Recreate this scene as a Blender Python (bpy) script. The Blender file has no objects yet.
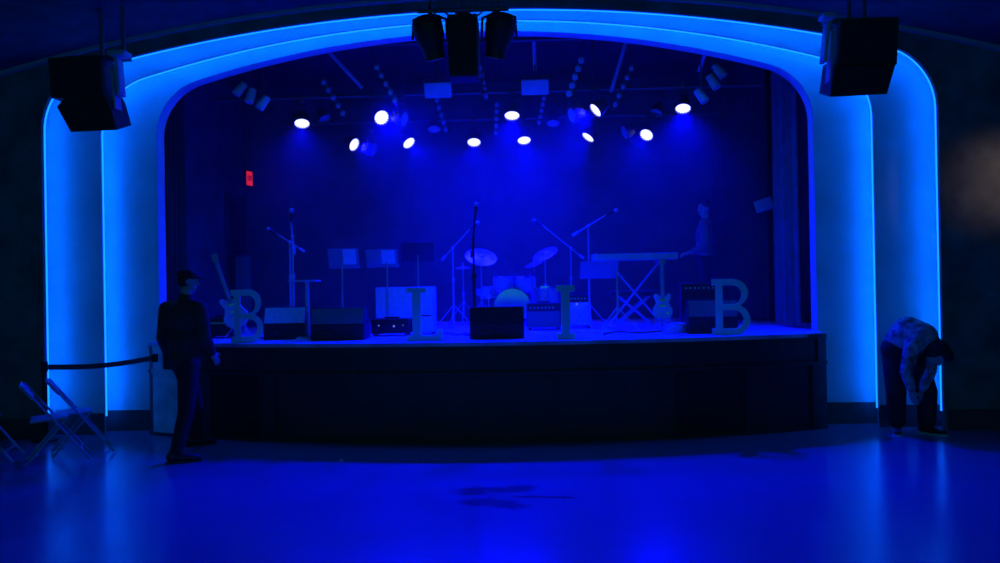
import bpy, bmesh, math, random
from mathutils import Vector, Matrix, Quaternion
random.seed(7)
S = bpy.context.scene
COL = S.collection
PI = math.pi
R = math.radians
# ---------------------------------------------------------------- camera
F, CH = 800.0, 1.62
CR = Matrix.Rotation(R(2.5), 3, 'Z') @ Matrix.Rotation(PI/2 + R(.25), 3, 'X') @ Matrix.Rotation(R(-1.0), 3, 'Z')
CRI = CR.transposed()
cam = bpy.data.cameras.new('camera'); co = bpy.data.objects.new('camera', cam); COL.objects.link(co)
cam.sensor_width = 36; cam.lens = F*36/1000; cam.clip_start = .05
co.matrix_world = Matrix.Translation((0, 0, CH)) @ CR.to_4x4()
S.camera = co
def at(px, py, Y):
    d = CR @ Vector(((px-500)/F, -(py-281.5)/F, -1)); t = Y/d.y
    return Vector((d.x*t, Y, CH + d.z*t))
def proj(p):
    q = CRI @ (Vector(p)-Vector((0, 0, CH)))
    return 500+F*q.x/-q.z, 281.5-F*q.y/-q.z
def X(px, Y, z=1.04):
    x = 0.
    for _ in range(8): x += (px-proj((x, Y, z))[0])*Y/F
    return x
# ---------------------------------------------------------------- materials
def mat(name, col, rough=.6, metal=0., noise=0., nscale=8., bump=0., bscale=60., spec=.5, coat=0.):
    m = bpy.data.materials.new(name); m.use_nodes = True
    nt = m.node_tree; N = nt.nodes; L = nt.links; b = N['Principled BSDF']
    b.inputs['Base Color'].default_value = (*col, 1); b.inputs['Roughness'].default_value = rough
    b.inputs['Metallic'].default_value = metal; b.inputs['Specular IOR Level'].default_value = spec
    b.inputs['Coat Weight'].default_value = coat
    tc = N.new('ShaderNodeTexCoord')
    nz = N.new('ShaderNodeTexNoise'); nz.inputs['Scale'].default_value = nscale; nz.inputs['Detail'].default_value = 5
    L.new(tc.outputs['Object'], nz.inputs['Vector'])
    k = noise if noise else .08
    rp = N.new('ShaderNodeValToRGB')
    rp.color_ramp.elements[0].position = .3; rp.color_ramp.elements[1].position = .7
    rp.color_ramp.elements[0].color = (*[c*(1-k) for c in col], 1); rp.color_ramp.elements[1].color = (*[min(1, c*(1+k)) for c in col], 1)
    L.new(nz.outputs['Fac'], rp.inputs['Fac']); L.new(rp.outputs['Color'], b.inputs['Base Color'])
    if bump:
        n2 = N.new('ShaderNodeTexNoise'); n2.inputs['Scale'].default_value = bscale; n2.inputs['Detail'].default_value = 4
        L.new(tc.outputs['Object'], n2.inputs['Vector'])
        bp = N.new('ShaderNodeBump'); bp.inputs['Strength'].default_value = bump; bp.inputs['Distance'].default_value = .02
        L.new(n2.outputs['Fac'], bp.inputs['Height']); L.new(bp.outputs['Normal'], b.inputs['Normal'])
    return m
def emis(name, col, st):
    m = bpy.data.materials.new(name); m.use_nodes = True; nt = m.node_tree; nt.nodes.clear()
    e = nt.nodes.new('ShaderNodeEmission'); o = nt.nodes.new('ShaderNodeOutputMaterial')
    e.inputs[0].default_value = (*col, 1); e.inputs[1].default_value = st
    nt.links.new(e.outputs[0], o.inputs[0]); return m
LEDST, LAMPW, WORLDK, HAZE = 30.0, 650.0, .15, .024
M = dict(
    stucco=mat('dark_stucco', (.20, .215, .20), .85, noise=.35, nscale=3, bump=.5, bscale=90),
    panel=mat('painted_plaster', (.66, .66, .66), .7, noise=.1, nscale=2.2, bump=.12, bscale=14),
    reveal=mat('reveal_paint', (.75, .75, .78), .6),
    ceil=mat('ceiling_plaster', (.09, .085, .095), .9, noise=.3, nscale=5, bump=.4, bscale=60),
    base=mat('baseboard_paint', (.07, .075, .08), .45, noise=.2),
    trim=mat('trim_paint', (.45, .45, .47), .6),
    stagewood=mat('stained_stage_wood', (.035, .035, .04), .5, noise=.3, nscale=4, bump=.1),
    stagelit=mat('stage_wood_lit_end', (.7, .74, .75), .5, noise=.3, nscale=6),  # stage wood paled at the left end, strip light painted into the colour
    stagedoor=mat('black_stage_door', (.012, .012, .014), .6),
    deck=mat('stage_deck', (.72, .45, .72), .5, noise=.35, nscale=3, bump=.1),
    blackwall=mat('black_stage_wall', (.10, .10, .12), .9, noise=.3, nscale=2),
    sideblack=mat('black_side_wall', (.05, .05, .06), .9, noise=.3, nscale=2),
    drape=mat('stage_drape', (.16, .16, .19), .95, noise=.2, nscale=6),
    dark=mat('black_plastic', (.02, .02, .022), .45, noise=.2),
    tolex=mat('black_tolex', (.03, .03, .034), .6, noise=.3, nscale=40, bump=.3, bscale=200),
    grille=mat('speaker_grille', (.022, .023, .022), .7, noise=.4, nscale=120, bump=.3, bscale=300),
    greygrille=mat('grey_grille_cloth', (.17, .20, .20), .8, noise=.2, nscale=80),
    silver=mat('silver_cloth', (.8, .8, .82), .7, noise=.15, nscale=30),
    greybox=mat('grey_painted_box', (.7, .7, .72), .6, noise=.15),
    steel=mat('steel', (.5, .5, .52), .3, 1.0),
    chrome=mat('chrome', (.85, .85, .88), .12, 1.0),
    brass=mat('cymbal_brass', (.75, .7, .55), .35, .7, noise=.15),
    paint=mat('grey_stand_paint', (.5, .5, .52), .4, .2),
    drum=mat('drum_wrap', (.5, .5, .52), .25, noise=.1, coat=.5),
    head=mat('drum_head', (.6, .6, .6), .5),
    letter=mat('letter_paint', (.62, 1., .6), .65, noise=.08),
    letterside=mat('letter_return', (.5, .5, .5), .6),
    paper=mat('paper', (.8, .8, .8), .8),
    wood=mat('guitar_wood', (.4, .38, .36), .3, noise=.2, coat=.5),
    skin=mat('skin', (.50, .40, .36), .55, noise=.1),
    jacket=mat('jacket_cloth', (.045, .055, .05), .85, noise=.25, nscale=9, bump=.3, bscale=30),
    pants=mat('trouser_cloth', (.02, .02, .025), .8, noise=.3, nscale=9, bump=.3, bscale=30),
    shirt=mat('patterned_shirt', (.34, .34, .38), .8, noise=.85, nscale=16, bump=.2, bscale=30),
    jeans=mat('baggy_trousers', (.025, .028, .035), .8, noise=.3, nscale=12),
    hair=mat('dark_hair', (.02, .018, .018), .6, noise=.4, nscale=50, bump=.6, bscale=80),
    shoe=mat('shoe_leather', (.03, .03, .035), .4),
    sole=mat('pale_rubber_sole', (.6, .62, .62), .6),
    chair=mat('folding_chair_plastic', (.42, .42, .46), .45),
    belt=mat('barrier_belt', (.09, .09, .14), .7),
    cable=mat('black_cable', (.09, .09, .1), .5),
    whitetape=mat('white_cable', (.8, .8, .8), .5),
    pipe=mat('pipe_steel', (.16, .16, .18), .5, .5),
    unit=mat('fixture_housing', (.13, .13, .15), .45, .2, noise=.2),
    lens=mat('unlit_lens', (.55, .6, .65), .3),
    mid=mat('grey_desk', (.28, .28, .3), .5),
    keys=mat('white_keys', (.8, .8, .8), .4),
    led=emis('led_strip_glow', (0., .11, 1.), LEDST),
    diffuser=emis('strip_diffuser', (.003, .10, 1.), 4.2),
    lamp=emis('lamp_glow', (.26, .28, 1.), 4.2),
    exit=emis('exit_sign_red', (1., .02, .05), .6),
    pilot=emis('pilot_light', (.12, .18, 1.), .9),
)
def floor_mat():
    m = mat('polished_floor', (.36, .22, .37), .20, noise=.05, nscale=.5, bump=.05, bscale=3.5, spec=1.0)
    nt = m.node_tree; N = nt.nodes; L = nt.links; b = N['Principled BSDF']
    # roughness wear
    tc = N.new('ShaderNodeTexCoord'); nz = N.new('ShaderNodeTexNoise'); nz.inputs['Scale'].default_value = 1.4; nz.inputs['Detail'].default_value = 6
    L.new(tc.outputs['Object'], nz.inputs['Vector'])
    mr = N.new('ShaderNodeMapRange'); mr.inputs['To Min'].default_value = .17; mr.inputs['To Max'].default_value = .25
    L.new(nz.outputs['Fac'], mr.inputs['Value']); L.new(mr.outputs[0], b.inputs['Roughness'])
    # one irregular darker patch on the boards: soft ellipses broken up by noise
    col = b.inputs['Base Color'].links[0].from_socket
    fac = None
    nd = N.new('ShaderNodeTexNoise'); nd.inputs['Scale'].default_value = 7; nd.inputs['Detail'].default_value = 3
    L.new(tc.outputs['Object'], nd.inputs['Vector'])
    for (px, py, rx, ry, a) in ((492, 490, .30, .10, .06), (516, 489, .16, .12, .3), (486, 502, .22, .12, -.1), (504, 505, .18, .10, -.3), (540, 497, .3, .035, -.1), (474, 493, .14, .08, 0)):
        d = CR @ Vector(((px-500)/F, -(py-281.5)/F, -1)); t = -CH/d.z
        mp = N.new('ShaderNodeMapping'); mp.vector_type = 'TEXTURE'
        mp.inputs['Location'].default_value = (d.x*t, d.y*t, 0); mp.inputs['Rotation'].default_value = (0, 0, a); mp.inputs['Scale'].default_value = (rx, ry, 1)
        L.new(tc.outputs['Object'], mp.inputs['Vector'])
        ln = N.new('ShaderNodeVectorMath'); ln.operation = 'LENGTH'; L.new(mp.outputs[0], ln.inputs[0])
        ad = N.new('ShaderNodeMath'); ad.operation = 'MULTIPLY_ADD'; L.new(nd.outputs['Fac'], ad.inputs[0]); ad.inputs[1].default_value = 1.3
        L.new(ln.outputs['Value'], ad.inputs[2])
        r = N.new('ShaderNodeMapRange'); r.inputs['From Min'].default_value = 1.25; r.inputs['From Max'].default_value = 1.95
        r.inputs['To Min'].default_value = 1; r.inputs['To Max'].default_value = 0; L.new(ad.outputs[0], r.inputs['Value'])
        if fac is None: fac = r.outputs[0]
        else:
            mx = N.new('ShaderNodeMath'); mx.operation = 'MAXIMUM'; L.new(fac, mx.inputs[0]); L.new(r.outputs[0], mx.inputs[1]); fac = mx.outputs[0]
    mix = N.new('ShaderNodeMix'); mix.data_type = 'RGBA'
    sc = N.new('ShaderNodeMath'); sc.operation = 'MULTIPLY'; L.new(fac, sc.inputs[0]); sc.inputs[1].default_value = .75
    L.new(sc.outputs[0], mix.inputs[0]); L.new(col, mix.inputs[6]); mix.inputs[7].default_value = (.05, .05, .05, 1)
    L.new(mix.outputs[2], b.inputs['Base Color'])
    return m
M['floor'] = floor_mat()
# ---------------------------------------------------------------- mesh helpers
def orient(d):
    return Vector(d).normalized().to_track_quat('Z', 'Y').to_matrix().to_4x4()
class MB:
    def __init__(s): s.b = bmesh.new()
    def _x(s, vs, mx): bmesh.ops.transform(s.b, matrix=mx, verts=vs)
    def box(s, c, d, rot=None, bev=.0):
        vs = bmesh.ops.create_cube(s.b, size=1)['verts']
        bmesh.ops.scale(s.b, vec=Vector(d), verts=vs)
        if bev:
            es = list({e for v in vs for e in v.link_edges})
            r = bmesh.ops.bevel(s.b, geom=es, offset=bev, segments=2, affect='EDGES', profile=.6)
            vs = list({v for f in r['faces'] for v in f.verts} | {v for v in vs if v.is_valid})
        mx = Matrix.Translation(Vector(c)) @ (rot.to_4x4() if rot else Matrix.Identity(4))
        s._x(vs, mx); return s
    def cyl(s, p, q, r, r2=None, n=12):
        p, q = Vector(p), Vector(q); d = q-p
        if d.length < 1e-6: return s
        vs = bmesh.ops.create_cone(s.b, cap_ends=True, segments=n, radius1=r, radius2=r if r2 is None else r2, depth=d.length)['verts']
        s._x(vs, Matrix.Translation((p+q)/2) @ orient(d)); return s
    def ell(s, c, rad, rot=None, n=14):
        vs = bmesh.ops.create_uvsphere(s.b, u_segments=n+2, v_segments=n, radius=1)['verts']
        bmesh.ops.scale(s.b, vec=Vector(rad if hasattr(rad, '__len__') else (rad,)*3), verts=vs)
        s._x(vs, Matrix.Translation(Vector(c)) @ (rot.to_4x4() if rot else Matrix.Identity(4))); return s
    def cap(s, p, r, q, r2, n=14):
        s.ell(p, r, n=n); s.ell(q, r2, n=n); return s.cyl(p, q, r, r2, n=n+2)
    def path(s, pts, r, n=8):
        pts = [Vector(p) for p in pts]
        for a, c in zip(pts, pts[1:]): s.cyl(a, c, r, n=n)
        for a in pts[1:-1]: s.ell(a, r, n=6)
        return s
    def lathe(s, prof, n=24, mx=None):
        rings = []
        for (r, z) in prof:
            rings.append([s.b.verts.new((r*math.cos(2*PI*i/n), r*math.sin(2*PI*i/n), z)) for i in range(n)])
        for A, B in zip(rings, rings[1:]):
            for i in range(n): s.b.faces.new((A[i], A[(i+1) % n], B[(i+1) % n], B[i]))
        s.b.faces.new(rings[0][::-1]); s.b.faces.new(rings[-1])
        vs = [v for A in rings for v in A]
        if mx is not None: s._x(vs, mx)
        return s
    def prism(s, poly, y0, y1, mx=None):
        """polygon in XZ pushed from y0 to y1"""
        A = [s.b.verts.new((x, y0, z)) for x, z in poly]; B = [s.b.verts.new((x, y1, z)) for x, z in poly]
        n = len(poly)
        s.b.faces.new(A); s.b.faces.new(B[::-1])
        for i in range(n): s.b.faces.new((A[i], B[i], B[(i+1) % n], A[(i+1) % n]))
        if mx is not None: s._x(A+B, mx)
        return s
    def band(s, in_, out, y0, y1):
        """solid ring between two open XZ polylines of equal length"""
        n = len(in_); V = []
        for P, y in ((in_, y0), (out, y0), (out, y1), (in_, y1)): V.append([s.b.verts.new((x, y, z)) for x, z in P])
        for k in range(4):
            A, B = V[k], V[(k+1) % 4]
            for i in range(n-1): s.b.faces.new((A[i], A[i+1], B[i+1], B[i]))
        s.b.faces.new([V[k][0] for k in range(4)]); s.b.faces.new([V[k][-1] for k in (3, 2, 1, 0)])
        return s
    def mesh(s, name):
        bmesh.ops.recalc_face_normals(s.b, faces=s.b.faces[:])
        me = bpy.data.meshes.new(name); s.b.to_mesh(me); s.b.free(); return me
    def build(s, name, m, parent=None, smooth=True, loc=None, rot=None, mx=None):
        me = s.mesh(name); me.materials.append(M[m] if isinstance(m, str) else m)
        o = bpy.data.objects.new(name, me); COL.objects.link(o)
        if smooth: shade(me)
        if parent: o.parent = parent
        if mx is not None: o.matrix_local = mx
        if loc is not None: o.location = loc
        if rot is not None: o.rotation_euler = rot
        return o
def shade(me, ang=35):
    for p in me.polygons: p.use_smooth = True
    try: me.set_sharp_from_angle(angle=R(ang))
    except Exception: pass
def tag(o, label=None, cat=None, group=None, kind=None):
    if label: o['label'] = label
    if cat: o['category'] = cat
    if group: o['group'] = group
    if kind: o['kind'] = kind
    return o
def thing(name, label, cat, loc=(0, 0, 0), rz=0, group=None):
    o = bpy.data.objects.new(name, None); COL.objects.link(o); o.location = loc; o.rotation_euler = (0, 0, rz); o.empty_display_size = .1
    return tag(o, label, cat, group)
def struct(o): o['kind'] = 'structure'; return o
def copy_tree(o, parent=None):
    c = o.copy(); COL.objects.link(c); c.parent = parent
    for ch in [x for x in COL.objects if x.parent == o]: copy_tree(ch, c)
    return c
def blob(mb, name, m, parent, vox=.012, smooth=2):
    """fuse overlapping volumes of one body into one continuous surface"""
    me = mb.mesh(name+'_raw'); t = bpy.data.objects.new('t', me); COL.objects.link(t)
    md = t.modifiers.new('r', 'REMESH'); md.mode = 'VOXEL'; md.voxel_size = vox
    if smooth:
        s2 = t.modifiers.new('s', 'SMOOTH'); s2.factor = .5; s2.iterations = smooth
    dg = bpy.context.evaluated_depsgraph_get(); dg.update()
    out = bpy.data.meshes.new_from_object(t.evaluated_get(dg)); bpy.data.objects.remove(t)
    out.materials.clear(); out.materials.append(M[m])
    for p in out.polygons: p.use_smooth = True
    out.name = name
    o = bpy.data.objects.new(name, out); COL.objects.link(o); o.parent = parent; return o
def curve_mesh(splines, ext, bev=0.):
    cu = bpy.data.curves.new('c', 'CURVE'); cu.dimensions = '2D'; cu.fill_mode = 'BOTH'; cu.extrude = ext; cu.bevel_depth = bev
    for pts in splines:
        sp = cu.splines.new('POLY'); sp.points.add(len(pts)-1)
        for p, (x, y) in zip(sp.points, pts): p.co = (x, y, 0, 1)
        sp.use_cyclic_u = True
    t = bpy.data.objects.new('t', cu); COL.objects.link(t)
    dg = bpy.context.evaluated_depsgraph_get(); dg.update()
    me = bpy.data.meshes.new_from_object(t.evaluated_get(dg)); bpy.data.objects.remove(t); return me
# ---------------------------------------------------------------- proscenium and room
XC = -.57
def arch(Yref, Y, h, zs, rc, zt, n=14, grow=0., z0=0.):
    k = Y/Yref; h = h*k+grow; zs = CH+(zs-CH)*k; zt = CH+(zt-CH)*k+grow; rc = rc*k+grow*.6
    xc = -.6*k+(.015 if Yref == 8.8 else 0)
    a = h-rc; b = zs-zt; Rr = (a*a+b*b-rc*rc)/(2*(zt-zs-rc))
    ang = math.atan2(zs-(zt-Rr), a)      # where the corner meets the crown
    half = [(h, z0), (h, zs)]
    for i in range(1, n+1):
        t = ang*i/n; half.append((a+rc*math.cos(t), zs+rc*math.sin(t)))
    for i in range(1, 2*n+1):
        t = ang+(PI/2-ang)*i/(2*n); half.append((Rr*math.cos(t), zt-Rr+Rr*math.sin(t)))
    return [(xc+x, z) for x, z in half] + [(xc-x, z) for x, z in half[-2::-1]]
Y0, Y1, Y2, Y3 = 8.7, 8.92, 9.14, 9.31
A0 = lambda g=0, **k: arch(8.8, Y0, 4.93, 3.45, .7, 4.66, grow=g, **k)
A1 = lambda g=0, **k: arch(8.92, Y1, 4.33, 3.40, .68, 4.59, grow=g, **k)
A2 = lambda g=0, **k: arch(9.04, Y2, 3.72, 3.40, .65, 4.49, grow=g, **k)
def vz(x): return 4.77-21+math.sqrt(21*21-(x-XC)**2)       # barrel ceiling profile
def frame_wall(name, pts, y0, y1, m, outer):
    # outline of the arch edge joined to an outer outline
    mb = MB(); mb.band(pts, outer, y0, y1); return struct(mb.build(name, m, smooth=False))
p0 = A0()
def outer_of(pts, W=8.0, top=lambda x: vz(x)+.02):
    out = []
    n = len(pts)
    for x, z in pts:
        d = x-XC
        if z < 3.4: out.append((XC+math.copysign(W, d), z)); continue
        # fan outwards
        f = min(1, max(0, (abs(d)-3.2)/1.74))
        xx = d+math.copysign((W-4.94)*f**1.5, d) if abs(d) > 3.2 else d
        out.append((XC+xx, top(XC+xx)))
    return out
o0 = outer_of(p0)
# guard: the side pieces below the spring line are plain rectangles
frame_wall('wall_front', p0, Y0-.03, Y0, 'stucco', o0)
g1 = A0(.35)
frame_wall('wall_arch_outer', A1(), Y1, Y1+.03, 'panel', g1)
g2 = A1(.35)
frame_wall('wall_arch_inner', A2(), Y2, Y2+.03, 'panel', g2)
frame_wall('wall_arch_reveal', A2(), Y2+.03, Y3, 'reveal', A2(.04))
# close the pocket behind the two steps
frame_wall('wall_pocket_outer', A0(.30), Y0, Y1+.01, 'panel', A0(.33))
frame_wall('wall_pocket_inner', A1(.30), Y1+.03, Y2+.01, 'panel', A1(.33))
# slim lips on the arch edges
frame_wall('trim_1', A0(), Y0-.05, Y0-.03, 'stucco', A0(.05))
frame_wall('trim_2', A2(-.0), Y2-.02, Y2, 'panel', A2(.035))
def strip(fn, Y, label):
    pts = fn(.0, z0=.24); t = thing('light_strip', label, 'light strip', (pts[0][0], Y, 0)); o = Vector(t.location)
    MB().path([Vector((x, Y+.035, z))-o for x, z in fn(.035, z0=.24)], .009, n=6).build('led_core', 'led', t)
    MB().path([Vector((x, Y+.012, z))-o for x, z in fn(.001, z0=.2)], .013, n=8).build('diffuser', 'diffuser', t)
strip(A0, Y0, 'outermost glowing cyan light strip edging the stage arch, beside the dark wall')
strip(A1, Y1+.03, 'inner glowing cyan light strip on the stage arch, between the two pale bands')
# baseboards on the stepped panels
for sgn, side in ((-1, 'left'), (1, 'right')):
    k1, k2 = Y1/8.92, Y2/9.04
    xo, x1, x2 = -.6*Y0/8.8+sgn*4.9, -.6*k1+sgn*4.33*k1, -.6*k2+sgn*3.72*k2
    mb = MB(); mb.box(((xo+sgn*.1+x1+sgn*.0)/2, Y1-.012, .115), (abs(xo+sgn*.1-x1), .024, .23)); mb.box(((xo+sgn*.1+x1)/2, Y1-.016, .232), (abs(xo+sgn*.1-x1), .032, .012))
    struct(mb.build('baseboard_%s_outer' % side, 'base', smooth=False))
    mb = MB(); mb.box(((x1+sgn*.12+x2)/2, Y2-.012, .115), (abs(x1+sgn*.12-x2), .024, .23)); mb.box(((x1+sgn*.12+x2)/2, Y2-.016, .232), (abs(x1+sgn*.12-x2), .032, .012))
    struct(mb.build('baseboard_%s_inner' % side, 'base', smooth=False))
    xa = -.6*Y0/8.8+sgn*4.9; xb = XC+sgn*8
    mb = MB(); mb.box(((xa+xb)/2+sgn*.02, Y0-.045, .11), (abs(xb-xa), .03, .22)); struct(mb.build('baseboard_%s' % side, 'base', smooth=False))
# floor, ceiling, walls of the hall
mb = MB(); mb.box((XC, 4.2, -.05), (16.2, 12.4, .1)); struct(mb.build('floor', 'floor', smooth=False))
xs = [XC-8+16*i/48 for i in range(49)]
mb = MB(); mb.band([(x, vz(x)) for x in xs], [(x, vz(x)+.1) for x in xs], -2, Y0); struct(mb.build('ceiling', 'ceil'))
mb = MB(); mb.band([(x, vz(x)-.04) for x in xs], [(x, vz(x)+.0) for x in xs], Y0-.10, Y0-.03); struct(mb.build('trim_3', 'trim'))
for sgn, side in ((-1, 'left'), (1, 'right')):
    mb = MB(); mb.box((XC+sgn*8.05, 3.3, 2.0), (.1, 11, 4.2)); struct(mb.build('wall_%s' % side, 'stucco', smooth=False))
# ---------------------------------------------------------------- stage
DZ = 1.04
hw = 3.72*Y2/9.04; xm = -.6*Y2/9.04
def bow(u, off=0.):          # u in -1..1 -> front edge of the stage
    return Y2-.28-.68*(1-u*u)**.9 - off if abs(u) < 1 else Y2-.28-off
US = [-1+2*i/40 for i in range(41)]
def bowed(z0, z1, off, back, name, m, parent, us=US, ext=0.):
    mb = MB(); b = mb.b; rows = []
    for z in (z0, z1):
        rows.append([b.verts.new((xm+u*(hw+ext), bow(u, off), z)) for u in us]); rows.append([b.verts.new((xm+u*(hw+ext), back if back is not None else bow(u, off)+.04, z)) for u in us])
    f0, k0, f1, k1 = rows; n = len(us)
    for A, B in ((f0, f1), (f1, k1), (k1, k0), (k0, f0)):
        for i in range(n-1): b.faces.new((A[i], A[i+1], B[i+1], B[i]))
    b.faces.new((f0[0], f1[0], k1[0], k0[0])); b.faces.new((f0[-1], k0[-1], k1[-1], f1[-1]))
    return mb.build(name, m, parent, smooth=False)
st = bpy.data.objects.new('stage_platform', None); COL.objects.link(st); st['kind'] = 'structure'; st['label'] = 'dark bow-fronted wooden stage filling the arch'; st['category'] = 'stage'
bowed(.0, DZ-.04, .0, 9.3, 'body', 'stagewood', st)
bowed(DZ-.04, DZ, .03, 9.2, 'deck_edge', 'deck', st)
bowed(.985, 1.00, .02, None, 'upper_moulding', 'stagewood', st)
bowed(.70, .735, .035, None, 'ledge', 'stagewood', st)
bowed(.0, .04, .02, None, 'plinth', 'stagewood', st)
mb = MB(); mb.box((XC, 11.4, DZ-.06), (9.6, 4.5, .1)); mb.build('deck', 'deck', st, smooth=False)
# panelled front: doors and pilasters follow the bow
def fpanel(pxa, pxb, z0, z1, m, name, off=.012):
    us = []
    for px in [pxa+(pxb-pxa)*i/6 for i in range(7)]:
        u = 0.
        for _k in range(12): u = max(-1, min(1, (X(px, bow(u), .4)-xm)/hw))
        us.append(u)
    us = [max(-1, min(1, u)) for u in us]
    return bowed(z0, z1, off, None, name, m, st, us=us)
fpanel(216, 258, .05, .69, 'stagedoor', 'door')
fpanel(676, 742, .05, .69, 'stagedoor', 'door')
for a, b_ in ((154, 180), (196, 212), (262, 276), (745, 752), (812, 822)): fpanel(a, b_, .04, .70, 'stagelit' if a < 190 else 'stagewood', 'pilaster', .02)
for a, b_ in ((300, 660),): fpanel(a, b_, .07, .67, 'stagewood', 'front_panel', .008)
fpanel(153.5, 178, .70, .745, 'stagelit', 'ledge_corner', .045)
fpanel(154, 164, .745, 1.0, 'stagelit', 'corner_post', .02)
fpanel(818, 823.5, .0, 1.0, 'stagewood', 'corner_post', .016)
fpanel(808, 826, .985, 1.03, 'stagewood', 'ledge_corner', .04)
# stage house
LW = [(-4.75, 9.5), (X(246, 13.3, 2), 13.3)]; RW = [(3.6, 9.5), (X(752, 13.3, 2)+.35, 13.3)]
def slabwall(name, a, b, z0, z1, m, t=.1):
    a, b = Vector((*a, 0)), Vector((*b, 0)); d = b-a; mb = MB(); mb.box((0, 0, 0), (d.length, t, z1-z0))
    c = (a+b)/2; return struct(mb.build(name, m, smooth=False, loc=(c.x, c.y, (z0+z1)/2), rot=(0, 0, math.atan2(d.y, d.x))))
slabwall('wall_stage_left', (LW[0][0]-.05, LW[0][1]), (LW[1][0]-.05, LW[1][1]), 0, 5.4, 'blackwall')
slabwall('wall_stage_right', (RW[0][0]+.05, RW[0][1]), (RW[1][0]+.05, RW[1][1]), 0, 5.4, 'sideblack')
slabwall('wall_stage_back', (-5, 13.35), (4.2, 13.35), 0, 5.4, 'blackwall')
mb = MB(); mb.box((XC, 11.4, 5.05), (9.6, 4.0, .1)); struct(mb.build('ceiling_stage', 'sideblack', smooth=False))
# wall above the arch, inside
frame_wall('wall_arch_back', A2(.04), Y3-.05, Y3, 'blackwall', [(x, max(z, 0) if z < 3.3 else 5.2) for x, z in [(XC+(x-XC)*1.22, z) for x, z in A2(.04)]])
# ---------------------------------------------------------------- drapes
def drape(name, label, p, q, z0, z1, m, folds, amp, group=None):
    p, q = Vector(p), Vector(q); d = q-p; L = d.length; nx = Vector((-d.y, d.x)).normalized(); mb = MB(); n = folds*8
    rows = []
    ph = [random.uniform(.6, 1.3) for _ in range(folds+1)]
    for z, a2 in ((z0, 1.15), ((z0+z1)/2, 1.), (z1, .6)):
        for sd in (0, .012):
            r = []
            for i in range(n+1):
                t = i/n; w = math.sin(t*folds*2*PI)*amp*a2*ph[int(t*folds)]
                c = p+d*t+nx*(w+sd); r.append(mb.b.verts.new((c.x, c.y, z)))
            rows.append(r)
    f, k = rows[0::2], rows[1::2]
    for S_ in (f, k):
        for A, B in zip(S_, S_[1:]):
            for i in range(n): mb.b.faces.new((A[i], A[i+1], B[i+1], B[i]))
    for e in (0, n):
        for j in range(2): mb.b.faces.new((f[j][e], f[j+1][e], k[j+1][e], k[j][e]))
    for j in (0, 2):
        for i in range(n): mb.b.faces.new((f[j][i], f[j][i+1], k[j][i+1], k[j][i]))
    return tag(mb.build(name, m), label, 'curtain', group)
drape('stage_curtain', 'pleated drape hanging at the right side of the stage, catching blue light', (X(774, 10.4, 2), 10.4), (X(799, 9.9, 2), 9.9), DZ+.02, 4.98, 'drape', 4, .03)
drape('stage_curtain', 'dark drape hanging behind the lit pleats, by the tilted white notice', (X(716, 12.9, 2), 12.9), (X(765, 11.6, 2)+.05, 11.6), DZ+.02, 4.98, 'sideblack', 9, .035)
drape('stage_curtain', 'dim drape hanging just inside the left edge of the arch', (X(168, 9.9, 2), 9.9), (X(186, 10.3, 2), 10.3), DZ+.02, 4.98, 'sideblack', 4, .03)
# ---------------------------------------------------------------- stage lamps
PZ = 4.13
def pipe(Y, z, xa, xb, label):
    t = thing('lighting_pipe', label, 'pipe', (xa, Y, z))
    MB().cyl((0, 0, 0), (xb-xa, 0, 0), .024).build('tube', 'pipe', t)
    n = 5
    for i in range(n):
        x = (xb-xa)*(i+.5)/n
        MB().cyl((x, 0, .02), (x, 0, 5.0-z), .009, n=8).cyl((x, 0, -.03), (x, 0, .035), .032).build('hanger', 'pipe', t)
pipe(10.6, PZ+.05, -4.3, 3.0, 'horizontal lighting pipe carrying the front row of glowing stage lamps')
pipe(12.2, PZ+.03, -4.0, 2.8, 'horizontal lighting pipe carrying the rear row of glowing stage lamps')
pipe(9.8, 4.62, -3.6, 2.4, 'topmost lighting pipe close behind the arch, above the unlit lamp bars')
def par_meshes():
    # local: emits along -Z
    h = MB().lathe([(.03, .16), (.055, .155), (.075, .12), (.10, .06), (.108, .0), (.108, -.035), (.1, -.035), (.1, -.012), (.0, -.012)], 24)
    for k in range(6):
        a = k*PI/3; h.box((.075*math.cos(a), .075*math.sin(a), .11), (.012, .03, .08), Matrix.Rotation(a, 3, 'Z'))
    l = MB().lathe([(.0, -.014), (.086, -.014), (.086, -.02), (.05, -.026), (0, -.028)], 24)
    for k in range(16):
        a = 2*PI*k/16; l.ell((.086*math.cos(a), .086*math.sin(a), -.018), (.013, .013, .01), n=6)
    return h.mesh('housing'), l.mesh('lens')
HM, LM = par_meshes(); HM.materials.append(M['unit']); shade(HM)
LM_on = LM; LM_on.materials.append(M['lamp']); LM_off = LM.copy(); LM_off.materials.clear(); LM_off.materials.append(M['lens'])
ym = MB()
ym.path([(-.125, 0, 0), (-.125, 0, .16), (-.06, 0, .2), (.06, 0, .2), (.125, 0, .16), (.125, 0, 0)], .009); ym.cyl((0, 0, .19), (0, 0, .3), .012).box((0, 0, .295), (.06, .05, .06), bev=.008)
YM = ym.mesh('yoke'); YM.materials.append(M['unit'])
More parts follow.
